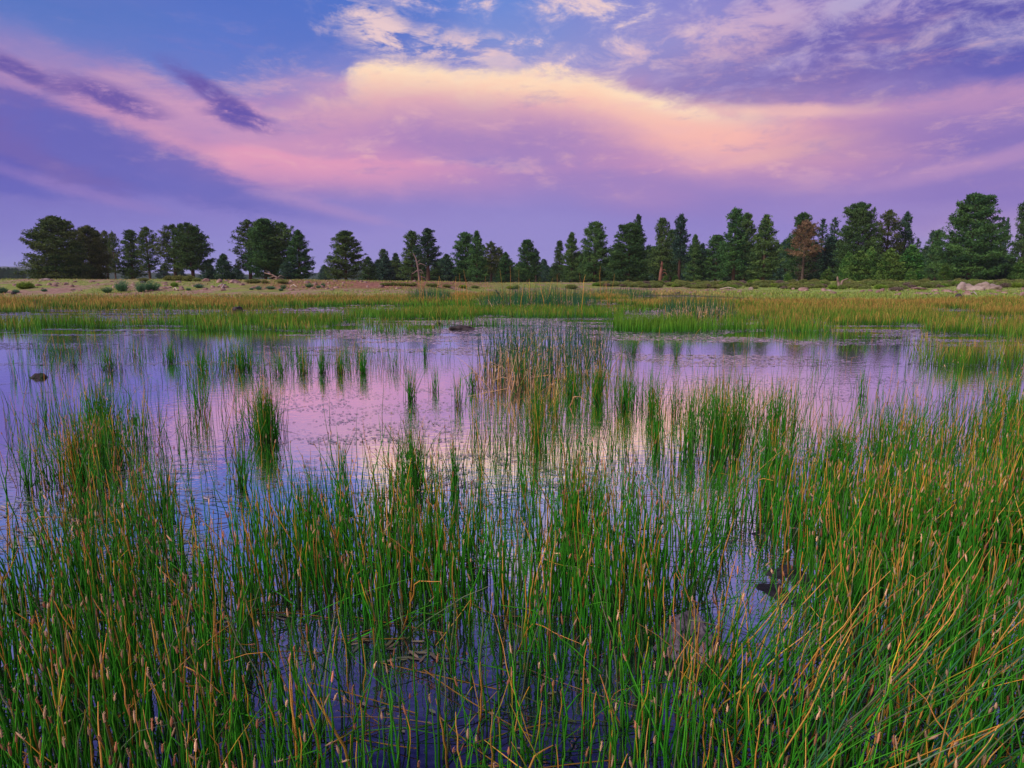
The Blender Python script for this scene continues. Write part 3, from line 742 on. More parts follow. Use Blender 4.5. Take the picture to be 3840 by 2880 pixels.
# ------------------------------------------------------------------ stalks
#        base            middle          top
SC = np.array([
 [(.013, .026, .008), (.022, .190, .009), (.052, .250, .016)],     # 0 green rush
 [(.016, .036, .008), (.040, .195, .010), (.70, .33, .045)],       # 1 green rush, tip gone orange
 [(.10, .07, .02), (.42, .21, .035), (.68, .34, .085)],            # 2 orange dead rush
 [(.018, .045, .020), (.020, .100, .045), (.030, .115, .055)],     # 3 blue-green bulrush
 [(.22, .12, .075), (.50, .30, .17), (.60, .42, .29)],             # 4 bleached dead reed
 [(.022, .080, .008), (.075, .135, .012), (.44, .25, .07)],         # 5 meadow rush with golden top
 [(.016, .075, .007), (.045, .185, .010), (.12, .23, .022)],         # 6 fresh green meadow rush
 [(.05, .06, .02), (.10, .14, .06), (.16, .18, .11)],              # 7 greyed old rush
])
def stalks(x, y, h, typ, lean=.10, rad=.0026, K=7, S=3, buf=None, z0=None, bias=(0, 0), bent=0.0, heads=0.0, hbuf=None):
    n = len(x)
    if n == 0: return
    t = np.linspace(0, 1, K)
    ang = rng.random(n) * 6.283; mag = np.abs(rng.normal(0, lean, n)) + .02
    lx = np.cos(ang) * mag + bias[0]; ly = np.sin(ang) * mag + bias[1]
    cv = rng.normal(0, .75, n)
    hx = lx[:, None] * (t + cv[:, None] * t * t); hy = ly[:, None] * (t + cv[:, None] * t * t)
    zz_ = t[None] * np.sqrt(np.clip(1 - lx ** 2 - ly ** 2, .1, 1))[:, None]
    wob = np.cumsum(rng.normal(0, .011, (n, K, 2)), axis=1)
    P_ = np.stack([hx + wob[..., 0], hy + wob[..., 1], zz_ + 0 * hx], -1)
    if bent:
        b = rng.random(n) < bent
        kb = rng.uniform(.25, .8, n); a2 = rng.random(n) * 6.283; dr = rng.uniform(-.8, .25, n)
        over = np.clip(t[None] - kb[:, None], 0, 1) * b[:, None]
        P_[..., 0] += over * np.cos(a2)[:, None] * .8; P_[..., 1] += over * np.sin(a2)[:, None] * .8
        P_[..., 2] += over * (dr[:, None] - 1)
    P_ = P_ * h[:, None, None]
    z0 = np.zeros(n) if z0 is None else z0
    P_[..., 0] += x[:, None]; P_[..., 1] += y[:, None]; P_[..., 2] = np.maximum(P_[..., 2], -.02) + z0[:, None] - .03
    rr = rad * rng.uniform(.7, 1.35, n)[:, None] * (1.0 - .75 * t[None] ** 2.2)
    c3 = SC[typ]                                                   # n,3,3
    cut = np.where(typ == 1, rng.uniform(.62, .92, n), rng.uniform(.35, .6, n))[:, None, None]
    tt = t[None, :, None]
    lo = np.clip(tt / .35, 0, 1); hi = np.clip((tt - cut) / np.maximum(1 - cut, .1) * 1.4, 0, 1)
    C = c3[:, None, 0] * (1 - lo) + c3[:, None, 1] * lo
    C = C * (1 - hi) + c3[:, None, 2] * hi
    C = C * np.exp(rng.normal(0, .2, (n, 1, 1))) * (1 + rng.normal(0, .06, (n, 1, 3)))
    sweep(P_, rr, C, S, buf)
    if heads and hbuf is not None:
        k = np.where((rng.random(n) < heads) & ((typ == 0) | (typ == 1)))[0]
        if len(k):
            tip = P_[k, -1]; dr = P_[k, -1] - P_[k, -2]; dr /= np.linalg.norm(dr, axis=1, keepdims=True)
            m_ = len(k); L = rng.uniform(.018, .038, m_); q = np.linspace(0, 1, 6)
            pts = tip[:, None] + dr[:, None] * (q[None, :, None] - .15) * L[:, None, None]
            r_ = np.array([.25, .8, 1, .9, .6, .08])[None] * rng.uniform(.0024, .0038, m_)[:, None]
            r_ = r_ * rng.uniform(.75, 1.25, r_.shape)
            ch = np.array([(.46, .29, .18)]) * np.exp(rng.normal(0, .3, (m_, 1))) * np.array([[1, 1, 1]])
            ch[rng.random(m_) < .4] *= np.array([.75, .5, .45])
            sweep(pts, r_, np.repeat(ch[:, None], 6, 1), 5, hbuf)
            # loose scales and anthers standing off the spike
            ns = 12; s = rng.random((m_, ns)); a = rng.random((m_, ns)) * 6.283
            p0 = tip[:, None] + dr[:, None] * (s[..., None] - .15) * L[:, None, None]
            o = np.stack([np.cos(a), np.sin(a), rng.uniform(.2, 1.2, (m_, ns))], -1) * .0062
            sd = np.stack([-np.sin(a), np.cos(a), a * 0], -1) * .0011
            V = np.stack([p0 - sd, p0 + sd, p0 + o], 2).reshape(-1, 3)
            hbuf.add(V, [np.arange(len(V)).reshape(-1, 3)], np.repeat((ch * 1.35)[:, None], ns * 3, 1).reshape(-1, 3))
def types(n, w):
    return rng.choice(len(w), n, p=np.array(w) / sum(w))

# ------------------------------------------------------------------ foreground spikerush, sown from a density chart of the pond
GXv = [-900, 0, 200, 400, 600, 800, 1000, 1200, 1400, 1600, 1800, 2000, 2212, 3100]
GYv = [830, 900, 960, 1060, 1150, 1250, 1350, 1450, 1550, 1659, 1900, 2800]
GD = np.array([
 [0, 0, .03, .02, 0, 0, 0, .02, .08, .06, .02, .16, .5, .6],
 [0, .02, .12, .03, 0, 0, 0, .03, .12, .14, .05, .25, .7, .7],
 [.05, .04, .34, .05, .02, .02, .02, .04, .08, .24, .18, .50, .8, .8],
 [.1, .04, .66, .08, .08, .12, .08, .08, .10, .42, .60, .75, .95, .95],
 [.12, .05, .72, .52, .60, .66, .62, .54, .40, .48, .9, 1, 1, 1],
 [.3, .16, .70, .68, .78, .80, .82, .82, .74, .40, .9, 1, 1, 1],
 [.7, .70, .90, .64, .70, .74, .86, .95, .76, .28, .85, 1, 1, 1],
 [1, 1, 1, .78, .74, .64, .58, .80, .80, .52, .85, 1, 1, 1],
 [1, 1, 1, .92, .84, .44, .36, .56, .84, .80, .80, .95, 1, 1],
 [1, 1, 1, 1, .95, .42, .34, .58, .78, .80, .80, .9, 1, 1],
 [1, 1, 1, 1, .9, .45, .36, .6, .8, .8, .8, .9, 1, 1],
 [.6, .6, .6, .6, .5, .3, .3, .4, .5, .5, .5, .6, .6, .6]])
def chart(vx, vy):
    ix = np.clip(np.searchsorted(GXv, vx) - 1, 0, len(GXv) - 2); iy = np.clip(np.searchsorted(GYv, vy) - 1, 0, len(GYv) - 2)
    gxv, gyv = np.array(GXv), np.array(GYv)
    fx = np.clip((vx - gxv[ix]) / (gxv[ix + 1] - gxv[ix]), 0, 1); fy = np.clip((vy - gyv[iy]) / (gyv[iy + 1] - gyv[iy]), 0, 1)
    v = (GD[iy, ix] * (1 - fx) + GD[iy, ix + 1] * fx) * (1 - fy) + (GD[iy + 1, ix] * (1 - fx) + GD[iy + 1, ix + 1] * fx) * fy
    return np.where(vy < 830, 0, v)
RK = on_plane(2600, 2440, SS)
near_b, head_b = Buf(), Buf(); NST = [0]
N0 = 92000
x = rng.uniform(-7.5, 8.5, N0); y = rng.uniform(.95, 9.2, N0)
vx, vy = toV(x, y)
# stalks bunch round tussock centres
cl = fbm(x, y, 2.2, 3, 41); fine = fbm(x, y, 9.0, 2, 47)
dn = chart(vx, vy)
keep = rng.random(N0) < dn ** 1.15 * np.clip(sstep(cl * .62 + fine * .38, .58 - .26 * dn, .68 - .22 * dn), 0.05, 1)
keep &= (np.abs(x) < y * .9 + 1.0) & (np.hypot(x - RK[0], (y - RK[1]) * .8) > .15)
keep &= ~((vx > 1380) & (vx < 1640) & (vy > 1390) & (vy < 1640) & (rng.random(N0) < .2))
x, y, vx, vy = x[keep], y[keep], vx[keep], vy[keep]
# pull towards the tussocks
h = np.clip(rng.normal(.50, .085, len(x)) * (.86 + .28 * fbm(x, y, 1.5, 2, 55)), .2, .78)
h = h * np.interp(y, [1.2, 2.0, 3.4, 4.6], [.62, .74, .90, .88])
gold = np.clip(.5 + 1.2 * (fbm(x, y, 1.1, 2, 77) - .5) + .25 * sstep(vx, 1300, 2000) + .25 * sstep(vx, 600, 100), 0, 1)
typ = np.where(rng.random(len(x)) < .92 - .32 * gold, 0, np.where(rng.random(len(x)) < .62, 1, 2)); typ = np.where(rng.random(len(x)) < .05, 7, typ)
print('near stalks', len(x))
edge = np.clip((vx - 1106) / 1106, -1.3, 1.5)
nr = y < 4.3
for msk, K_, S_, hd in ((nr, 9, 4, .46), (~nr, 7, 3, .22)):
    for lo_, hi_ in ((-9, -.3), (-.3, .3), (.3, 9)):
        k = msk & (edge >= lo_) & (edge < hi_)
        b = {-9: (-.05, 0), -.3: (0, 0), .3: (.07, 0)}[lo_]
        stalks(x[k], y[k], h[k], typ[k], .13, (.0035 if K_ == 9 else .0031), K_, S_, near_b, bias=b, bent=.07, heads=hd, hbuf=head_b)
# long wind-laid stalks sweeping to the upper right, near the right corner, and floating ones
def field(n, x0, x1, y0, y1):
    vx = rng.uniform(x0, x1, n); vy = rng.uniform(y0, y1, n)
    p = [on_plane(a, b) for a, b in zip(vx, vy)]
    return np.array([q[0] for q in p]), np.array([q[1] for q in p])
fx, fy = field(150, 1500, 2050, 1500, 1900)
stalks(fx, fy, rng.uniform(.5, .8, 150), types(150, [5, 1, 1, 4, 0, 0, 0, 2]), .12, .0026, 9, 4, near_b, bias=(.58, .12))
fx, fy = field(60, 1450, 1620, 1450, 1600)
stalks(fx, fy, rng.uniform(.4, .6, 60), types(60, [5, 1, 1]), .12, .0026, 9, 4, near_b, bias=(.5, .15), heads=.3, hbuf=head_b)
fx, fy = field(150, 0, 2300, 1150, 1900)
stalks(fx, fy, rng.uniform(.3, .6, 150), types(150, [3, 1, 3, 0, 0, 0, 0, 2]), .45, .0024, 9, 4, near_b, bias=(0, 0), bent=.4)
n = 420; fx, fy = field(n, -100, 2400, 1050, 1900)
a = rng.normal(.1, .6, n) + np.where(rng.random(n) < .5, 0, 3.14); L = rng.uniform(.15, .55, n); q = np.linspace(0, 1, 7)
cvv = rng.normal(0, .12, n)[:, None]
P_ = np.stack([fx[:, None] + np.cos(a)[:, None] * q * L[:, None] - np.sin(a)[:, None] * cvv * q ** 2 * L[:, None], fy[:, None] + np.sin(a)[:, None] * q * L[:, None] + np.cos(a)[:, None] * cvv * q ** 2 * L[:, None], np.full((n, 7), .004) + rng.uniform(0, .03, n)[:, None] * q], -1)
tc_ = SC[types(n, [5, 0, 3, 0, 1, 0, 0, 3])][:, 1][:, None] * .55
sweep(P_, np.full((n, 7), .0021), np.repeat(tc_, 7, 1), 3, near_b)
tag(link('spikerush', near_b.mesh('spikerush', M_rush)), 'green and orange spikerush stalks crowding the near edge of the pond', 'rushes', kind='stuff')
tag(link('rush_seed_heads', head_b.mesh('rush_seed_heads', M_head)), 'small buff seed spikes on the tips of the near rushes', 'seed heads', kind='stuff')

# ------------------------------------------------------------------ tussocks standing in open water
# (x0, x1, base y, stalks, height, label or None)
CL = [
 (45,120,780,46,.42,None),(125,175,797,40,.44,None),(190,262,806,110,.46,None),(282,312,802,18,.4,None),(345,382,788,90,.44,None),
 (410,450,806,80,.44,None),(476,550,806,170,.46,None),(590,615,812,40,.4,None),(640,668,812,55,.4,None),(680,712,812,60,.42,None),
 (716,750,812,80,.42,None),(760,802,812,95,.42,None),(820,875,808,36,.4,None),(60,160,772,60,.4,None),(220,330,780,70,.42,None),(420,540,778,90,.42,None),(560,700,786,70,.4,None),(700,830,782,60,.4,None),
 (870,900,872,60,.46,'slim upright rush tussock in open water left of the tall dead reeds'),
 (930,950,852,28,.42,None),(909,925,777,34,.42,'short tussock alone in pale water above the left end of the dead reeds'),
 (975,1006,882,46,.42,None),(1010,1028,848,40,.42,None),
 (408,450,902,62,.55,'loose see-through tussock with tall stalks in lilac water left of the dense dark one'),
 (536,606,957,300,.50,'dense dark isolated tussock with a black base standing alone in pink water'),
 (45,115,922,34,.44,'thin straggling rushes standing in open water at the far left'),
 (165,250,945,260,.54,'thick rush tussock at the upper end of the left-hand column of rushes'),
 (110,205,1062,340,.60,'tall orange-tipped tussock leaning left at the left edge of the rushes'),
 (205,262,1010,120,.52,None),(275,340,962,52,.46,None),(372,388,982,12,.42,None),(498,530,1062,80,.5,None),
 (850,926,1077,230,.60,'tall dense rush tussock in pink water left of centre, rising above its neighbours'),
 (965,996,1072,90,.52,'narrow rush tussock just right of the tall dense one left of centre'),
 (715,750,1022,22,.42,None),(15,75,1072,46,.62,'few long leaning rushes in the weedy water at the left frame edge'),
 (1106,1136,832,60,.42,None),(1150,1182,846,60,.42,None),(1216,1256,862,90,.44,None),(1136,1186,942,170,.52,'rush tussock whose dark reflection reaches furthest, below the dead reeds'),
 (1190,1212,915,50,.44,None),(1276,1306,872,110,.46,'bright green tussock at the right foot of the tall dead reeds'),
 (1321,1386,887,190,.46,None),(1386,1436,902,150,.46,None),(1406,1436,972,80,.5,None),(1436,1490,905,60,.42,None),
 (1466,1528,982,140,.56,None),(1536,1571,987,180,.60,'tallest green tussock of the line right of the dead reeds'),(1571,1612,982,120,.52,None),
 (1500,1600,930,80,.46,None),(1651,1708,940,100,.50,'spreading tussock in lilac water at the right, above the bright leaning one'),
 (1646,1697,1057,170,.54,None),(1771,1842,1042,330,.52,'bright fan-shaped tussock leaning right, in front of the right-hand open water'),
 (1846,1882,862,26,.42,None),(1886,1918,1002,90,.48,None),(1456,1467,780,26,.4,None),(1351,1382,772,60,.42,None),(1415,1445,762,24,.4,None),(1746,1806,797,26,.4,None),
 (1215,1275,1172,230,.52,'dense tussock in the front rank right of centre with many orange stalks'),(640,700,1180,170,.5,None),(330,372,1120,60,.46,None),
 (1480,1500,760,12,.38,None),(1600,1640,760,30,.38,None),(1860,1900,745,40,.38,None),
]
scat = Buf()
for (x0, x1, by, n, hh, lab) in CL:
    cx, cy = on_plane((x0 + x1) / 2, by - 5); xr = on_plane(x1, by)[0] - on_plane(x0, by)[0]
    rx_ = xr / 2 * (1.5 if by < 830 else (1.2 if by < 1000 else 1.7)); hh = hh * (1 if by < 1000 else .84); dep = min(max(.12, rx_ * .9), .8)
    r_ = np.abs(rng.normal(0, .52, n)); a = rng.random(n) * 6.283
    n = int(n * (.9 if (by < 880 or 'isolated' in (lab or '')) else .55)); r_ = r_[:n]; a = a[:n]; n2 = n; X_ = r_ * np.cos(a) * rx_ * .92; Y_ = r_ * np.sin(a) * dep + dep * .5
    h = np.clip(rng.normal(hh * .98, hh * .18, n2) * (1 - .32 * np.clip(r_, 0, 1.3) ** 2), hh * .25, hh * 1.4)
    w = [.74, .18, .06, 0, 0, 0, 0, .04]
    if lab and 'orange' in lab: w = [.45, .33, .22, 0, 0, 0, 0, .0]
    tp = types(n2, w)
    d_ = math.hypot(cx, cy); bias = (-.10, 0) if (lab and 'leaning left' in lab) else ((.16, 0) if (lab and 'leaning right' in lab) else (0, 0))
    if lab:
        e = empty('rush_tussock', (cx, cy, 0)); tag(e, lab, 'rush tussock', 'rush tussocks standing in the open water')
        sb, hb = Buf(), Buf()
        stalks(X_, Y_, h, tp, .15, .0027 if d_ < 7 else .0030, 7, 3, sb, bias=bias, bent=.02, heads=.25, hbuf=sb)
        o_ = link('stalks', sb.mesh('stalks', M_rush), e); o_['kind'] = 'stuff'
    else:
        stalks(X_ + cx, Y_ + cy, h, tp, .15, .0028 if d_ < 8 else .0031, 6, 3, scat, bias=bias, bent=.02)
# loose stalks between them
def scatter(n, x0, x1, y0, y1, hh, w, rad=.0028, thr=.5):
    fx, fy = field(n, x0, x1, y0, y1)
    k = fbm(fx, fy, .8, 3, 61) > thr; fx, fy = fx[k], fy[k]
    stalks(fx, fy, np.clip(rng.normal(hh, hh * .2, len(fx)), .12, 1), types(len(fx), w), .12, rad, 6, 3, scat, bent=.03)
W0 = [.6, .25, .12, 0, 0, 0, 0, .03]
scatter(2400, 20, 1000, 745, 825, .42, W0, thr=.56); scatter(260, 0, 600, 830, 1000, .45, W0, thr=.5); scatter(1100, 1020, 1620, 820, 1000, .44, W0, thr=.46); scatter(250, 600, 1500, 980, 1090, .44, W0, thr=.5)
scatter(420, 1400, 1720, 880, 1000, .42, W0, thr=.46); scatter(60, 1650, 1960, 800, 930, .4, W0); scatter(150, 1300, 1950, 725, 800, .32, W0, .0028, .5)
tag(link('water_rushes', scat.mesh('water_rushes', M_rush)), 'thin loose rushes scattered over the open water between the tussocks', 'rushes', kind='stuff')

# ------------------------------------------------------------------ bulrush beds with bleached dead reeds
def bed(label, boxes, hg, hd, rad, name='bulrush_clump'):
    cx, cy = on_plane((boxes[0][0] + boxes[0][1]) / 2, (boxes[0][2] + boxes[0][3]) / 2)
    e = empty(name, (cx, cy, 0)); tag(e, label, 'bulrushes', 'bulrush beds in the pond')
    g_, dd = Buf(), Buf()
    for (x0, x1, y0, y1, ng, nd) in boxes:
        for (n, hh, w, bf, bt) in ((ng, hg, [0, 0, 0, .8, 0, 0, .2], g_, .06), (nd, hd, [0, 0, .12, 0, .88], dd, .5)):
            fx, fy = field(int(n * 1.5), x0, x1, y0, y1)
            mid = 1 - np.abs((toV(fx, fy)[0] - (x0 + x1) / 2) / ((x1 - x0) / 2)) ** 2.5
            k = (fbm(fx, fy, 1.6, 3, 33) + .35 * mid > .60) ; fx, fy = fx[k][:n], fy[k][:n]; mid = mid[k][:n]
            if len(fx) == 0: continue
            h = hh * rng.uniform(.45, 1.15, len(fx)) * (.7 + .3 * mid)
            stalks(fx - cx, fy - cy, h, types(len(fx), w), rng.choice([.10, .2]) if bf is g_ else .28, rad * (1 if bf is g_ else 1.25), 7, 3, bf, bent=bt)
    link('stalks', g_.mesh('stalks', M_rush), e)['kind'] = 'stuff'
    if dd.n: link('dead_reeds', dd.mesh('dead_reeds', M_rush), e)['kind'] = 'stuff'
bed('tall dark bulrushes with bleached dead reeds standing in the middle of the pond', [(1025, 1140, 775, 860, 50, 100), (1060, 1340, 730, 835, 300, 150), (1110, 1230, 790, 880, 50, 80), (1000, 1380, 740, 840, 60, 20)], 1.02, .62, .0052)
bed('wide far bed of dark blue-green bulrushes in the middle of the picture', [(1035, 1290, 650, 676, 1100, 150)], 1.25, .75, .010)
bed('small rounded bed of dark bulrushes left of the wide far bed', [(880, 975, 642, 656, 460, 40)], 1.05, .7, .012)
bed('right-hand bed of dark bulrushes mixed with pale broken reeds', [(1415, 1590, 668, 694, 420, 230)], .95, .62, .009)
bed('low dark strip of bulrushes on the far water just right of the wide bed', [(1270, 1420, 634, 643, 420, 10)], 1.0, .7, .014)
# a few tall orange reeds standing above the far bed
tb = Buf(); fx, fy = field(34, 900, 1330, 645, 690)
stalks(fx, fy, rng.uniform(1.2, 2.3, 34), np.full(34, 2), .10, .011, 7, 3, tb)
tag(link('tall_dead_reeds', tb.mesh('tall_dead_reeds', M_rush)), 'single tall rust-coloured dead reeds rising above the far bulrush bed', 'reeds', kind='stuff')

# ------------------------------------------------------------------ meadow of rushes on the far side, patchy in the water
BANDS = [  # x0, x1, first and last base row, density, gold share, height
 (-900, 90, 651, 674, 1, .85, .42), (70, 180, 651, 662, 1, .85, .42), (160, 560, 650, 668, 1, .8, .42), (470, 1000, 646, 659, 1, .7, .42),
 (520, 1040, 655, 662, .9, .18, .36), (-900, 60, 700, 716, .6, .3, .40), (40, 250, 698, 709, .85, .15, .42), (250, 400, 694, 706, .35, .3, .38), (390, 560, 696, 716, .9, .12, .42),
 (462, 740, 690, 708, 1, .12, .44), (500, 700, 704, 718, .4, .2, .36), (720, 1040, 674, 692, .95, .12, .40), (900, 1320, 668, 688, .95, .12, .40),
 (300, 620, 668, 684, .13, .5, .34), (90, 300, 664, 682, .08, .7, .34), (740, 900, 694, 706, .25, .2, .3),
 (930, 1350, 640, 646, 1, .8, .4), (1290, 1520, 652, 658, 1, .7, .36), (1380, 3300, 653, 667, 1, .85, .42), (1340, 1560, 700, 719, 1, .10, .44), (1290, 1420, 668, 680, .5, .3, .36), (1540, 1640, 690, 716, .9, .15, .42),
 (1560, 2040, 668, 682, .8, .6, .42), (2080, 3300, 666, 684, .9, .7, .42), (1600, 1800, 688, 720, .55, .4, .42), (1740, 2130, 686, 705, .85, .4, .42),
 (1960, 2140, 704, 722, .75, .45, .42), (2130, 3300, 704, 740, .9, .5, .46), (1980, 3300, 764, 814, .9, .5, .5), (1930, 2060, 745, 800, .35, .7, .45),
 (2040, 3300, 800, 880, .3, .45, .48), (950, 1100, 696, 706, .3, .2, .36), (830, 900, 716, 722, .4, .1, .3),
 (1640, 1960, 712, 740, .10, .6, .36), (1960, 2212, 690, 700, .3, .6, .40),
]
mb = Buf()
def sow(n, y0, y1, rad, K, thr0, dsty):
    x = rng.uniform(-.98, .98, n); y = np.sqrt(rng.uniform(y0 ** 2, y1 ** 2, n)); x = x * y
    vx, vy = toV(x, y)
    ex = (fbm(x, y, .35, 3, 21) - .5); e2_ = (fbm(x, y * .6, 1.1, 2, 27) - .5)
    best = np.zeros(n); gold = np.zeros(n); hh = np.full(n, .4)
    for (a, b, c, d_, den, g, h_) in BANDS:
        sx_ = np.minimum(vx - a, b - vx) / 60 + ex * 3.0; sy_ = np.minimum(vy - c, d_ - vy) / max(2.5, (d_ - c) * .2) + ex * 2.8 + e2_ * 2.4
        v = np.clip(np.minimum(sx_, sy_), 0, 1) * den
        k = v > best; best = np.where(k, v, best); gold = np.where(k, g, gold); hh = np.where(k, h_, hh)
    keep = rng.random(n) < best * dsty
    x, y, gold, hh = x[keep], y[keep], gold[keep], hh[keep]
    gv = np.clip(gold + (fbm(x, y, .3, 3, 71) - .5) * .9, 0, 1)
    t5 = rng.random(len(x)) < gv
    typ = np.where(t5, 5, 6)
    z = np.maximum(ground(x, y), 0); k = z < .16; x, y, gold, hh, typ, z = x[k], y[k], gold[k], hh[k], typ[k], z[k]
    h = hh * rng.uniform(.6, 1.15, len(x)) * (.8 + .4 * fbm(x, y, .7, 2, 81)) * np.where(z > .25, .45, 1)
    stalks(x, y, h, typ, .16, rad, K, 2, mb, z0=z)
sow(60000, 11.5, 20, .0042, 5, 0, .9)
sow(150000, 20, 33, .0068, 4, 0, .9)
sow(240000, 33, 72, .013, 3, 0, .95)
tag(link('meadow_rushes', mb.mesh('meadow_rushes', M_rush)), 'bands of green and golden rushes covering the far half of the marsh', 'rushes', kind='stuff')
# short grass on the far bank
gb = Buf(); n = 150000
x = rng.uniform(-.98, .98, n); y = rng.uniform(46, 122, n); x = x * y; z = ground(x, y); u = x / y
rt = sstep(u, .2, .42)
g_ = fbm(x, y, .22, 4, 91)
keep = (z > .02) & (rng.random(n) < np.clip(sstep(g_, .40 - .12 * rt, .56 - .12 * rt) * (.7 + .3 * rt) + sstep(z, .45, .1) * .8, 0, 1))
x, y, z, rt = x[keep], y[keep], z[keep], rt[keep]
low = sstep(z, .5, .15)
typ = np.where(rng.random(len(x)) < .25 + .45 * low * (1 - rt) , 5, 6); typ = np.where((rt > .5) & (rng.random(len(x)) < .8), 6, typ)
h = rng.uniform(.07, .17, len(x)) * (1 + .9 * low)
keepC = SC.copy(); SC[6] = [(.12, .17, .03), (.19, .27, .05), (.26, .32, .08)]; SC[5] = [(.20, .17, .06), (.33, .25, .09), (.44, .31, .13)]
stalks(x, y, h, typ, .35, .030, 3, 2, gb, z0=z)
SC = keepC
tag(link('bank_grass', gb.mesh('bank_grass', M_rush)), 'short dry and green grass on the far bank', 'grass', kind='stuff')

# ------------------------------------------------------------------ floating pondweed
pb = Buf()
def pads(x, y, L, asp=.28, cc=((.10, .11, .05), (.20, .13, .09))):
    n = len(x); a = rng.random(n) * 3.14159 if asp > .4 else rng.normal(.0, .6, n)
    q = np.linspace(0, 2 * np.pi, 7)[:-1]
    ex = np.cos(q) * .5; ey = np.sin(q) * .5 * asp * np.array([1, 1, 1, 1, 1, 1])
    X_ = (ex[None] * np.cos(a)[:, None] - ey[None] * np.sin(a)[:, None]) * L[:, None]
    Y_ = (ex[None] * np.sin(a)[:, None] + ey[None] * np.cos(a)[:, None]) * L[:, None]
    tx, ty = rng.normal(0, .035, n)[:, None], rng.normal(0, .035, n)[:, None]
    Z_ = .0042 + rng.uniform(0, .0025, n)[:, None] + X_ * tx + Y_ * ty
    m_ = rng.random((n, 1)); C = (np.array(cc[0]) * (1 - m_) + np.array(cc[1]) * m_) * np.exp(rng.normal(0, .3, (n, 1)))
    V = np.stack([x[:, None] + X_, y[:, None] + Y_, Z_], -1)
    pb.add(V.reshape(-1, 3), [np.arange(n * 6).reshape(n, 6)], np.repeat(C, 6, 0))
def pfield(n, x0, x1, y0, y1, L, thr, sc=.9, asp=.28, **k):
    fx, fy = field(n, x0, x1, y0, y1)
    kk = fbm(fx, fy * 1.5, sc, 4, 15) > thr; fx, fy = fx[kk], fy[kk]
    pads(fx, fy, rng.uniform(.6, 1.3, len(fx)) * L, asp, **k)
pfield(2400, -140, 460, 960, 1330, .075, .42, 1.6, .2, cc=((.16, .19, .09), (.30, .20, .14))); pfield(900, 250, 700, 900, 1120, .045, .5, 2.0)
pfield(2600, 600, 1000, 840, 960, .04, .50, 2.2, .5); pfield(2600, 850, 1300, 980, 1080, .03, .54, 3.0, .6)
pfield(1300, 1000, 1700, 1050, 1250, .03, .52, 3.0, .5); pfield(700, 300, 1000, 1150, 1450, .06, .58, 2.5, .22)
pfield(2600, 1450, 2000, 815, 930, .045, .50, 1.6, .4); pfield(200, 700, 1500, 1400, 1750, .03, .58, 3, .4)
pfield(5200, -100, 1100, 770, 850, .05, .50, .9, .4); pfield(2500, 1300, 2000, 770, 830, .05, .5, .9, .4)
# mid and far water, denser: mats in streaks
n = 150000; x = rng.uniform(-.86, .86, n); y = np.sqrt(rng.uniform(12 ** 2, 36 ** 2, n)); x = x * y
f = fbm(x * .45, y * 1.9, .55, 4, 25); den = sstep(y, 12, 17)
vx_, vy_ = toV(x, y); op = np.exp(-((vx_ - 250) / 330) ** 2) * .10 * sstep(y, 30, 20)
kk = f + op * -1 + .07 * den + .06 * sstep(y, 20, 26) > .58
x, y = x[kk], y[kk]
pads(x, y, rng.uniform(.05, .13, len(x)) * (1 + (y - 12) * .05), .5, ((.18, .17, .15), (.28, .23, .22)))
n = 26000; x = rng.uniform(-.86, .86, n); y = np.sqrt(rng.uniform(36 ** 2, 70 ** 2, n)); x = x * y
kk = fbm(x * .5, y * 1.4, .4, 4, 26) > .52
pads(x[kk], y[kk], rng.uniform(.15, .35, kk.sum()), .6, ((.22, .19, .18), (.32, .27, .26)))
tag(link('pondweed', pb.mesh('pondweed', M_pad, False)), 'floating pondweed leaves lying on the water in mats and streaks', 'pondweed', kind='stuff')

# wet mud and dead stems breaking the surface in the near right corner
gxs, gys = np.linspace(-3.2, 5.2, 330), np.linspace(.9, 6.4, 240)
MX, MY = np.meshgrid(gxs, gys); mv, mw = toV(MX, MY)
mask = np.zeros_like(MX)
for (cx, cy, rx_, ry_, k) in [(1420, 1135, 120, 40, .9), (1600, 1150, 130, 50, .9), (1700, 1260, 150, 80, .9), (1500, 1420, 170, 110, .9), (1850, 1500, 400, 280, 1.0), (1400, 1620, 200, 110, .8), (2100, 1250, 250, 150, .8), (1980, 2300, 900, 500, .8), (1280, 1330, 130, 50, .6)]:
    mask = np.maximum(mask, k * np.exp(-(((mv - cx) / rx_) ** 2 + ((mw - cy) / ry_) ** 2) * .9))
mz = -.040 + .052 * mask * (.35 + fbm(MX, MY, 3.0, 4, 5)) + .050 * (fbm(MX, MY, 11, 4, 6) - .5) * mask
mz = np.minimum(mz, .006 + (mz - .006) * .25)
ii = np.arange(MX.size).reshape(MX.shape)
q = np.stack([ii[:-1, :-1], ii[:-1, 1:], ii[1:, 1:], ii[1:, :-1]], -1).reshape(-1, 4)
tag(link('mud', mesh_np('mud', np.stack([MX, MY, mz], -1).reshape(-1, 3), [q], M_mud)), kind='structure')

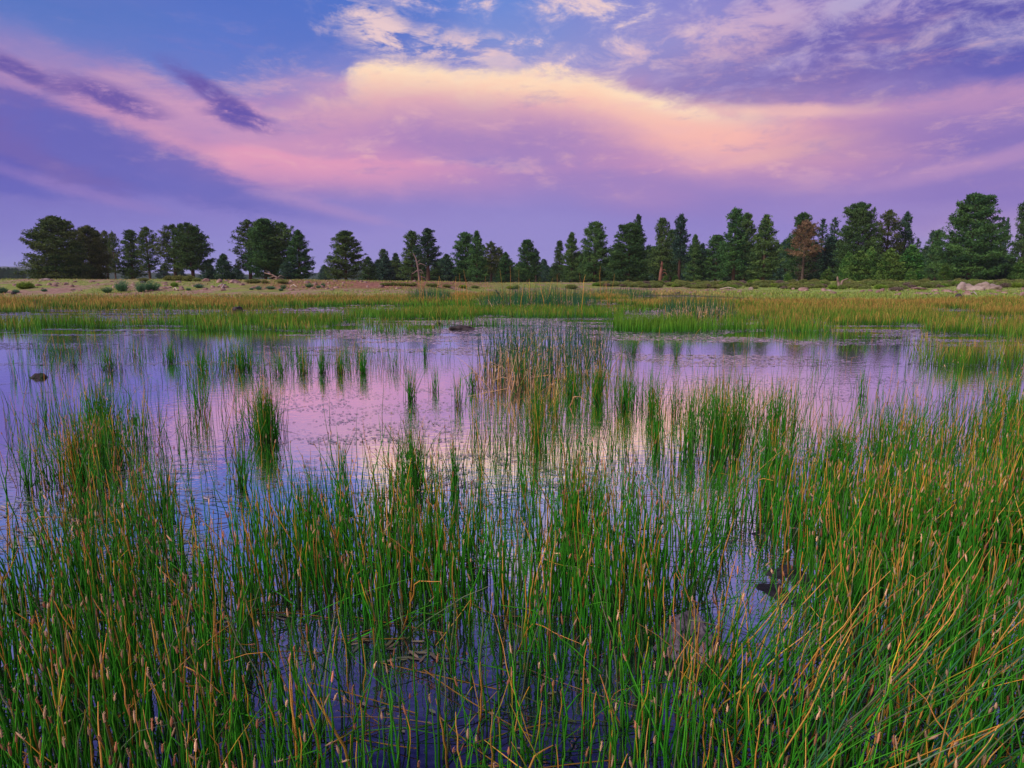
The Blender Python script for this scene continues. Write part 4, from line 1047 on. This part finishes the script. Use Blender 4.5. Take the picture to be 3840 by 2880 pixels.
# ================================================================== rocks
import bmesh
def rock_mesh(name, seed, w, d_, h, mat, rough=.25, flat=.0, sub=4):
    bm = bmesh.new(); bmesh.ops.create_icosphere(bm, subdivisions=sub, radius=1)
    o = Vector((seed * 3.7, seed * 1.3, seed * .7))
    for v in bm.verts:
        p = v.co.copy()
        k = 1 + rough * (noise.noise(p * 1.1 + o) * 1.3 + noise.noise(p * 2.6 + o) * .55 + noise.noise(p * 6 + o) * .22)
        # a few flat broken faces
        for j in range(5):
            nrm = Vector((math.sin(seed + j * 2.1), math.cos(seed * 1.7 + j * 1.3), math.sin(j * 1.9 + seed) * .7 + .2)).normalized()
            dd = p.dot(nrm) - (.72 + .1 * math.sin(j * 3 + seed))
            if dd > 0: p -= nrm * dd * .85
        p *= k
        if p.z < -.3: p.z = -.3 + (p.z + .3) * .25
        if flat and p.z > flat: p.z = flat + (p.z - flat) * .25
        v.co = (p.x * w / 2, p.y * d_ / 2, p.z * h)
    me = bpy.data.meshes.new(name); bm.to_mesh(me); bm.free()
    me.polygons.foreach_set('use_smooth', [True] * len(me.polygons)); me.materials.append(mat)
    return me
_rs = [0]
def rock(name, sx, sy, w, h, mat, label, group=None, cat='rock', flat=0, plane=True, asp=.8, D=None):
    _rs[0] += 1; s = _rs[0]
    if plane: px_, py_ = on_plane(sx, sy, SS); pz_ = 0
    else: px_, py_, pz_ = on_ground(sx, sy, SS, 40)
    k = math.hypot(px_, py_) / F * SS
    me = rock_mesh(name, s, w * k, w * k * asp, h * k, mat, flat=flat)
    o = link(name, me, None, (px_, py_, pz_ + h * k * .02)); o.rotation_euler = (0, 0, s * 1.3)
    tag(o, label, cat, group); return o
rock('boulder', 892, 1180, 44, 30, M_rock_dark, 'dark grey boulder at the left end of the long green rush island', 'dark rocks in the pond')
rock('boulder', 702, 1204, 52, 20, M_rock_dark, 'low dark rock in the rushes left of the grey boulder', 'dark rocks in the pond')
rock('stone', 146, 1416, 46, 15, M_rock_dark, 'small black pointed stone in open water at the far left', 'dark rocks in the pond')
rock('stone', 502, 1580, 26, 15, M_rock_dark, 'small dark stone behind the left-hand column of rushes', 'dark rocks in the pond')
rock('flat_rock', 1735, 1236, 112, 20, M_rock_dark, 'long flat dark rock lying just above the water left of the dead reeds', 'dark rocks in the pond', asp=.5)
rock('stone', 1645, 1215, 32, 9, M_rock_dark, 'little flat stone left of the long flat dark rock', 'dark rocks in the pond')
rock('boulder', 1220, 1117, 34, 20, M_rock_dark, 'dark brown stone sitting in the golden rushes left of the small bulrush bed', 'dark rocks in the pond')
# the pitted foreground rock
me = rock_mesh('pitted_rock', 11.3, .32, .30, .165, M_rock_lava, rough=.22, sub=6)
for v in me.vertices:
    p = v.co
    f = noise.noise(Vector((p.x * 60, p.y * 60, p.z * 60))); f2 = noise.noise(Vector((p.x * 28, p.y * 28, p.z * 28 + 5)))
    g = -.006 if f > .25 else 0
    v.co = p * (1 + .05 * f2) + p.normalized() * (g + .002 * f)
    t_ = max(0.0, v.co.z / .15); v.co.x *= 1 - .32 * t_; v.co.y *= 1 - .25 * t_
o = link('pitted_rock', me, None, (RK[0], RK[1] + .02, -.02)); tag(o, 'purple-grey pitted lava rock among the rushes in the near right foreground', 'rock')
for i, (sx, sy, w, h, mt, lab) in enumerate([
 (3595, 1121, 30, 16, M_rock_dark, 'black boulder at the edge of the golden rushes below the pale slabs'),
 (3626, 1109, 28, 14, M_rock_red, 'brownish round boulder behind the black boulder below the pale slabs'),
 (3733, 1110, 22, 8, M_rock_red, 'small brown stone in green grass right of the two boulders'),
 (3838, 1113, 34, 16, M_rock_red, 'brown boulder cut by the right frame edge'),
 (3452, 1105, 62, 8, M_rock_red, 'long low outcrop in the green grass left of the black boulder'),
 (3370, 1107, 22, 8, M_rock_red, 'small brown stone left of the long low outcrop'),
 (3555, 1096, 38, 8, M_rock_red, 'flat pinkish rock below the left end of the pale slabs'),
 (3447, 1085, 62, 8, M_rock_red, 'flat reddish rock at the lower edge of the shrubs left of the pale slabs'),
 (3014, 1090, 38, 11, M_rock_red, 'reddish mound-shaped rock below the dying orange-brown pine'),
 (2816, 1087, 18, 9, M_rock_pale, 'small pale pointed stone left of the reddish mound-shaped rock'),
 (3169, 1121, 24, 6, M_rock_dark, 'small dark flat stone at the grass edge below the forked stump'),
 (3107, 1091, 28, 5, M_rock_pale, 'flat grey stone just left of the forked stump'),
 (170, 1051, 30, 7, M_rock_pale, 'flat grey rock on the crest of the left bank'),
 (538, 1062, 26, 8, M_rock_dark, 'dark brown rock on the left bank above the flowering clumps'),
 (773, 1056, 26, 11, M_rock_red, 'pinkish rock right of the yellow-green shrub mounds on the left bank'),
 (823, 1059, 28, 11, M_rock_red, 'greyish boulder between the shrub mounds and the red rubble'),
 (877, 1061, 44, 11, M_rock_red, 'red rubble heap left of the fallen pale branch'),
 (50, 1104, 18, 9, M_rock_dark, 'small dark stone low on the bank at the far left'),
 (2540, 1104, 30, 10, M_rock_dark, 'dark stone at the tip of the green spit behind the right-hand bulrush bed'),
]): rock('boulder' if w > 25 else 'stone', sx, sy, w, h, mt, lab, None, plane=False)
for sx, sy, w, h, lab in [(3618, 1086, 62, 22, 'left domed slab of the pale rock pile in front of the largest pine'), (3652, 1088, 62, 16, 'low front slab of the pale rock pile in front of the largest pine'),
                          (3688, 1085, 56, 22, 'middle slanting slab of the pale rock pile in front of the largest pine'), (3722, 1084, 66, 15, 'right flat slab of the pale rock pile in front of the largest pine')]:
    rock('rock_slab', sx, sy, w, h, M_rock_pale, lab, 'pale slabs of the rock pile', plane=False, asp=.6)
# small stones strewn over both banks
stone_me = [rock_mesh('bank_stone', 50 + i, .5, .4, .16, M_rock_red, sub=2) for i in range(4)]
for k in range(190):
    if k < 110: sx, sy = rng.uniform(0, 1560), rng.uniform(1052, 1092)
    else: sx, sy = rng.uniform(2300, 3840), rng.uniform(1085, 1112)
    px_, py_, pz_ = on_ground(sx, sy, SS, 40)
    if pz_ < .1: continue
    left = k < 110
    o = link('bank_stone', stone_me[k % 4], None, (px_, py_, pz_)); s_ = rng.uniform(.35, 1.5); o.scale = (s_, s_, s_ * rng.uniform(.6, 1.2)); o.rotation_euler = (0, 0, rng.uniform(0, 6))
    tag(o, 'small reddish stone strewn on the bare bank left of the far bulrushes' if left else 'small reddish stone in the green grass strip below the right-hand shrubs', 'stone', 'small stones strewn on the left bank' if left else 'small stones strewn on the right bank')

# ================================================================== shrubs
def shrub_mesh(name, seed, c1, c2, n=420, L=.2, h=.75, w=1.2, up=1.0, flower=None, thin=.05, spiky=False):
    global rng
    keep = rng; rng = np.random.default_rng(seed); b = Buf()
    a = rng.random(n) * 6.283; r_ = rng.random(n) ** .5
    px_ = r_ * np.cos(a) * w / 2; py_ = r_ * np.sin(a) * w / 2
    top = h * np.sqrt(np.clip(1 - r_ ** 2 * .85, 0, 1)) * rng.uniform(.6, 1.05, n) * (.75 + .5 * fbm(px_ + seed, py_, 3.5, 2, seed))
    if spiky: top = h * rng.uniform(.45, 1.1, n) * (1 - .35 * r_ ** 2)
    K = 4; t = np.linspace(0, 1, K)
    P_ = np.stack([px_[:, None] * (.35 + .65 * t) + rng.normal(0, .03, (n, K)), py_[:, None] * (.35 + .65 * t) + rng.normal(0, .03, (n, K)), top[:, None] * t * up - .03], -1)
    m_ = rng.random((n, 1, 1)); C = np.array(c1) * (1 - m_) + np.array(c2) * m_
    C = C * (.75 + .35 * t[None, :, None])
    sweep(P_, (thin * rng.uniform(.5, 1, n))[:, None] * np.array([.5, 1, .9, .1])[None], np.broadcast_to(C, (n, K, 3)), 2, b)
    tuft_faces(P_[:, -1] * np.array([1, 1, .96]), np.full(n, L * .55), (np.array(c1) * .5 + np.array(c2) * .5) * np.ones((n, 3)), b, 4, .8)
    if flower is not None:
        k = rng.random(n) < .33; tuft_faces(P_[k, -1] + np.array([0, 0, .03]), np.full(k.sum(), L * .35), np.array(flower) * np.ones((k.sum(), 3)), b, 4, .6)
    rng = keep
    return b.mesh(name, M_shrub, False)
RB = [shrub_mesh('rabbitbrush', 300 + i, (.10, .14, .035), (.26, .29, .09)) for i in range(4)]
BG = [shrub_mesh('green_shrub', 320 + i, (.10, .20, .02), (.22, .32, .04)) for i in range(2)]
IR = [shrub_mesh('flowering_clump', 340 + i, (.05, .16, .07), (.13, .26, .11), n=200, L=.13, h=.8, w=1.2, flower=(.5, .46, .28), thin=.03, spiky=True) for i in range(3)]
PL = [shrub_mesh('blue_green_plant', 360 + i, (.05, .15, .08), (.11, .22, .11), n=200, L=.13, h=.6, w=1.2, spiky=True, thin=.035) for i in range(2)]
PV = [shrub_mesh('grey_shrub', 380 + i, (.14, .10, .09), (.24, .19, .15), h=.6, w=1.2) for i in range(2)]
def shrub(me, sx, sy, w, h, label, group, cat='shrub', z=True):
    px_, py_, pz_ = on_ground(sx, sy, SS, 40)
    k = math.hypot(px_, py_) / F * SS
    o = link(me.name.split('.')[0], me, None, (px_, py_, pz_)); o.scale = (w * k / 1.15, w * k / 1.15, h * k / .72)
    o.rotation_euler = (0, 0, rng.uniform(0, 6.28)); tag(o, label, cat, group); return o
GS = 'shrubs and flowering clumps of the left bank'
for i, (kind, sx, sy, w, h, lab) in enumerate([
 (BG[0], 95, 1083, 46, 20, 'bright green bush standing alone at the far left of the bank'), (BG[1], 655, 1075, 24, 14, 'small bright green bush on the bank below the yellow-green mounds'),
 (RB[0], 640, 1052, 44, 16, 'leftmost yellow-green shrub mound below the forked double-trunk pine'), (RB[1], 676, 1053, 46, 18, 'second yellow-green shrub mound below the forked double-trunk pine'),
 (RB[2], 710, 1054, 42, 18, 'third, straw-tinged shrub mound below the forked double-trunk pine'), (RB[3], 738, 1055, 26, 12, 'rightmost and smallest of the shrub mounds below the forked pine'),
 (RB[0], 538, 1054, 32, 10, 'flat yellow-green shrub on the crest above the white flowering clumps'),
 (RB[2], 950, 1062, 52, 14, 'straw-coloured shrub just left of the fallen pale branch'), (RB[1], 993, 1063, 24, 12, 'small green shrub under the tip of the fallen pale branch'),
 (RB[0], 1058, 1063, 36, 13, 'green shrub right of the fallen pale branch'),
 (IR[0], 457, 1092, 46, 34, 'left flowering blue-green clump with cream flowers, second from the left'), (IR[1], 529, 1095, 36, 32, 'middle flowering clump with cream flowers on the left bank'),
 (IR[2], 568, 1089, 58, 28, 'widest flowering clump, right of the middle one on the left bank'), (IR[0], 402, 1097, 36, 17, 'low flowering clump left of the tall flowering ones'),
 (PL[0], 746, 1079, 36, 16, 'low blue-green plant below the smallest shrub mound'), (PL[1], 707, 1089, 18, 10, 'tiny blue-green plant below the yellow-green mounds'),
 (PL[0], 7, 1099, 32, 22, 'blue-green plant at the left frame edge'), (PL[1], 60, 1098, 20, 12, 'small grey-green plant beside the one at the left frame edge'), (PL[1], 166, 1093, 18, 10, 'tiny plant low on the bank right of the lone bright bush'),
 (PL[1], 943, 1087, 16, 9, 'tiny blue-green plant below the straw-coloured shrub'), (PL[0], 970, 1086, 22, 15, 'small dark blue-green plant left below the fallen pale branch'),
 (PL[1], 1016, 1084, 36, 13, 'wide blue-green plant right below the fallen pale branch'), (PL[0], 1054, 1091, 18, 11, 'small blue-green plant with a taller flowering one behind it'),
 (IR[1], 1063, 1084, 22, 16, 'small flowering clump right below the fallen pale branch'), (IR[2], 1160, 1078, 32, 14, 'low flowering clump left of the red soil bank'),
 (PL[0], 1196, 1080, 24, 11, 'low blue-green plant at the left end of the red soil bank'), (IR[0], 1212, 1076, 18, 14, 'small flowering clump at the left end of the red soil bank'),
 (RB[3], 1619, 1076, 48, 13, 'straw shrub right of the leaning dead trunk'), (RB[0], 1675, 1078, 32, 12, 'small shrub between the leaning dead trunk and the mid-row pines'),
 (BG[0], 1736, 1080, 30, 12, 'small bright shrub below the bushy left-leaning pine'), (RB[1], 1781, 1081, 30, 11, 'small shrub below the spire-topped olive pine'),
 (BG[1], 1913, 1083, 28, 11, 'left one of two small green shrubs behind the far bulrushes'), (RB[2], 1936, 1082, 26, 12, 'right one of two small green shrubs behind the far bulrushes'),
 (RB[3], 2143, 1083, 48, 15, 'straw shrub on the bank behind the right end of the wide bulrush bed'), (PV[0], 3360, 1090, 40, 14, 'dark grey-brown bush at the lower edge of the right-hand shrub band'),
]): shrub(kind, sx, sy, w, h, lab, GS if sx < 3000 else None)
for k in range(7):
    shrub(RB[k % 4], 1440 + k * 18, 1071 + rng.uniform(-1, 1), 30, 10, 'low yellow-green shrub in the hedge-like row left of the leaning dead trunk', 'row of low shrubs left of the leaning dead trunk')
LBD = 'low yellow-green shrub in the wide band before the right-hand pines'
for k in range(295):
    sx = rng.uniform(2235, 3860); t = rng.random() ** .8
    ybot = np.interp(sx, [2235, 2500, 2900, 3400, 3560, 3850], [1073, 1080, 1085, 1084, 1076, 1080]); ytop = np.interp(sx, [2235, 2500, 2900, 3850], [1068, 1064, 1061, 1064])
    sy = ytop + (ybot - ytop) * t
    r_ = rng.random(); me = RB[k % 4] if r_ < .74 else (BG[k % 2] if r_ < .86 else PV[k % 2])
    shrub(me, sx, sy, rng.uniform(24, 42), rng.uniform(10, 16), ('low yellow-green shrub' if r_ < .74 else ('bright green shrub' if r_ < .86 else 'brownish grey shrub')) + ' in the band before ' + near_mark(sx), 'band of shrubs before the right-hand pines')

# ================================================================== dead wood
def stick_thing(name, label, D, parts, cat, c=(.36, .24, .21), seed=1, ground_at=None):
    """parts: (part name, [(x, y) of the photograph], base radius, tip radius) standing at distance D"""
    r2 = np.random.default_rng(seed)
    bx_, by_ = ground_at or parts[0][1][0]
    x0, y0, z0 = at_depth(bx_, by_, D, SS); zg = gz(x0, y0); dz = zg - z0
    e = empty(name, (x0, y0, zg)); tag(e, label, cat)
    for (pn, pts, ra, rb) in parts:
        P3 = np.array([at_depth(a, b, D, SS) for a, b in pts]) + np.array([0, 0, dz]) - np.array([x0, y0, zg])
        n = 9; t = np.linspace(0, len(pts) - 1, n)
        P_ = np.stack([np.interp(t, np.arange(len(pts)), P3[:, k]) for k in range(3)], -1)
        P_[:, 1] += np.linspace(0, 1, n) * r2.normal(0, .4) * (1 if pn != 'trunk' else 0)
        P_ += r2.normal(0, .02, P_.shape)
        b = Buf(); rr = np.linspace(ra, rb, n) * r2.uniform(.85, 1.15, n)
        cc = np.array(c) * r2.uniform(.8, 1.2, (n, 1))
        sweep(P_[None], rr[None], cc[None], 7, b)
        link(pn, b.mesh(pn, M_wood), e)
    return e
stick_thing('dead_trunk', 'bleached bare dead trunk leaning left in front of the ragged tall pine', 112, [
 ('trunk', [(1575, 1072), (1570, 1034), (1565, 998), (1558, 976), (1549, 960)], .20, .07),
 ('branch', [(1566, 1004), (1578, 997), (1590, 1003), (1598, 1008)], .12, .03), ('branch', [(1564, 994), (1571, 988), (1577, 985)], .10, .03),
 ('branch', [(1568, 1022), (1558, 1028), (1548, 1037), (1545, 1032)], .12, .03), ('branch', [(1568, 1024), (1580, 1022), (1588, 1034)], .11, .03),
 ('branch', [(1571, 1046), (1584, 1048), (1594, 1052), (1598, 1062)], .12, .03), ('branch', [(1572, 1056), (1582, 1062), (1590, 1060)], .09, .02),
 ('branch', [(1569, 1012), (1560, 1008)], .07, .02), ('branch', [(1570, 1030), (1590, 1036)], .07, .02)], 'dead tree', (.18, .13, .125), 3)
stick_thing('broken_trunk', 'short broken red-brown trunk with thin grey twigs, in front of a tall pine', 112, [
 ('trunk', [(2475, 1065), (2477, 1030), (2482, 1005), (2483, 984)], .30, .10), ('branch', [(2480, 1010), (2477, 992)], .10, .04),
 ('branch', [(2481, 1030), (2492, 1026), (2500, 1032), (2497, 1044)], .07, .02), ('branch', [(2479, 1022), (2490, 1014), (2496, 1020)], .06, .02), ('branch', [(2480, 1048), (2488, 1040), (2490, 1052)], .05, .02)], 'dead tree', (.20, .09, .07), 4)
stick_thing('forked_stump', 'weathered forked stump with one arm bent right, standing in the grass', 72, [
 ('trunk', [(3147, 1091), (3145, 1078), (3141, 1062), (3139, 1046)], .22, .07), ('branch', [(3150, 1090), (3153, 1076), (3158, 1064), (3168, 1058), (3180, 1053)], .14, .04),
 ('branch', [(3141, 1066), (3136, 1056)], .10, .03), ('branch', [(3143, 1070), (3148, 1060)], .08, .02)], 'dead tree', (.26, .18, .16), 5)
stick_thing('fallen_branch', 'fallen pale pine limb with bare branches on the crest of the left bank', 86, [
 ('trunk', [(1037, 1064), (1036, 1050), (1022, 1043), (1006, 1037), (993, 1034)], .12, .06), ('branch', [(1036, 1048), (1024, 1048), (1010, 1052)], .08, .02),
 ('branch', [(1036, 1058), (1026, 1056), (1014, 1062)], .06, .02), ('branch', [(1037, 1054), (1048, 1044), (1062, 1050)], .06, .02), ('branch', [(1037, 1056), (1052, 1054), (1066, 1062)], .06, .02), ('branch', [(1020, 1042), (1012, 1030), (1000, 1026)], .05, .015)], 'dead tree', (.32, .23, .19), 6, (1037, 1063))
for i, (a, b, lab) in enumerate([((430, 1078), (437, 1084), 'short curved bleached stick left of the left flowering clump'), ((480, 1080), (506, 1080), 'pale stick lying between the first two flowering clumps'),
     ((652, 1087), (664, 1092), 'short pale stick on bare soil right of the flowering clumps'), ((818, 1078), (848, 1072), 'long bleached stick below the red rubble heap'),
     ((830, 1086), (850, 1070), 'pale stick leaning uphill below the red rubble heap'), ((1090, 1077), (1113, 1079), 'curved dead root right of the small flowering clump'),
     ((2700, 1086), (2760, 1085), 'long thin log at the lower edge of the right-hand shrub band'), ((3640, 1102), (3665, 1112), 'bleached stick lying in the grass below the pale slabs')]):
    pa, pb_ = np.array(on_ground(*a, SS, 40)), np.array(on_ground(*b, SS, 40))
    if abs(pa[1] - pb_[1]) > 6: pb_[1] = pa[1] + np.sign(pb_[1] - pa[1]) * 3; pb_[2] = gz(pb_[0], pb_[1])
    mid = (pa + pb_) / 2 + np.array([0, 0, .25]); b_ = Buf()
    P_ = np.stack([pa + [0, 0, .06], mid, pb_ + [0, 0, .08]]) - pa
    sweep(P_[None], np.array([[.07, .06, .03]]), np.full((1, 3, 3), .42) * np.array([1, .8, .7]), 5, b_)
    tag(link('driftwood', b_.mesh('driftwood', M_wood), None, tuple(pa)), lab, 'dead branch', 'dead sticks on the bank')

# ================================================================== the blackbird on a reed of the far bed
bxp, byp, bzp = at_depth(1866, 1097, 44, SS)
bm = bmesh.new(); bmesh.ops.create_uvsphere(bm, u_segments=16, v_segments=12, radius=1)
for v in bm.verts:
    x_, y_, z_ = v.co
    t_ = x_
    r_ = .055 * math.sqrt(max(0, 1 - t_ * t_)) * (1.0 if t_ < .25 else 1 - .55 * (t_ - .25)) if t_ > -.4 else .05 * math.sqrt(max(0, 1 - t_ * t_)) * .8
    n_ = math.hypot(y_, z_) or 1
    v.co = (t_ * .11, y_ / n_ * r_, z_ / n_ * r_ + .11 * t_ * .75)
hd = bmesh.ops.create_uvsphere(bm, u_segments=12, v_segments=8, radius=.034)['verts']
for v in hd: v.co += Vector((.095, 0, .105))
bmesh.ops.create_cone(bm, cap_ends=True, segments=8, radius1=.010, radius2=.001, depth=.03)
for v in bm.verts[-17:]: pass
me = bpy.data.meshes.new('body'); bm.to_mesh(me); bm.free()
mbk, T = new_mat('black_feathers'); finish(T, principled(T, (.012, .012, .016), .5, .4)); me.materials.append(mbk)
e = empty('blackbird', (bxp, byp, bzp), 2.6); tag(e, 'small black bird perched upright on a reed in the far bulrush bed', 'bird'); e.scale = (1.25,) * 3
link('body', me, e)
b_ = Buf(); sweep(np.array([[[-.07, 0, -.06], [-.13, 0, -.13], [-.19, 0, -.20]]]), np.array([[.03, .022, .016]]), np.full((1, 3, 3), .012), 5, b_); link('tail', b_.mesh('tail', mbk), e)
b_ = Buf(); sweep(np.array([[[.12, 0, .105], [.14, 0, .10], [.155, 0, .097]]]), np.array([[.009, .006, .001]]), np.full((1, 3, 3), .02), 5, b_); link('beak', b_.mesh('beak', mbk), e)
b_ = Buf(); sweep(np.array([[[.0, .0, -bzp / 1.25], [.01, 0, -.4], [.0, 0, -.04]]]), np.array([[.008, .007, .005]]), np.full((1, 3, 3), .1) * [1, 1.6, .7], 4, b_)
tag(link('perch_reed', b_.mesh('perch_reed', M_rush), None, (bxp, byp, bzp)), 'upright green reed carrying the small black bird', 'reed')

# ================================================================== haze: even air round everything
def haze_box():
    bm = bmesh.new(); bmesh.ops.create_cube(bm, size=1)
    for v in bm.verts: v.co = (v.co.x * 8600, 1500 + v.co.y * 7600, 27.5 + v.co.z * 61)
    me = bpy.data.meshes.new('haze'); bm.to_mesh(me); bm.free()
    m, T = new_mat('haze_air')
    v = T.n('ShaderNodeVolumePrincipled'); v.inputs['Color'].default_value = (.80, .86, 1, 1); v.inputs['Density'].default_value = .00012
    o = T.n('ShaderNodeOutputMaterial'); T.t.links.new(v.outputs[0], o.inputs['Volume']); me.materials.append(m)
    tag(link('haze', me), kind='stuff')
HAZE = True
if HAZE: haze_box()
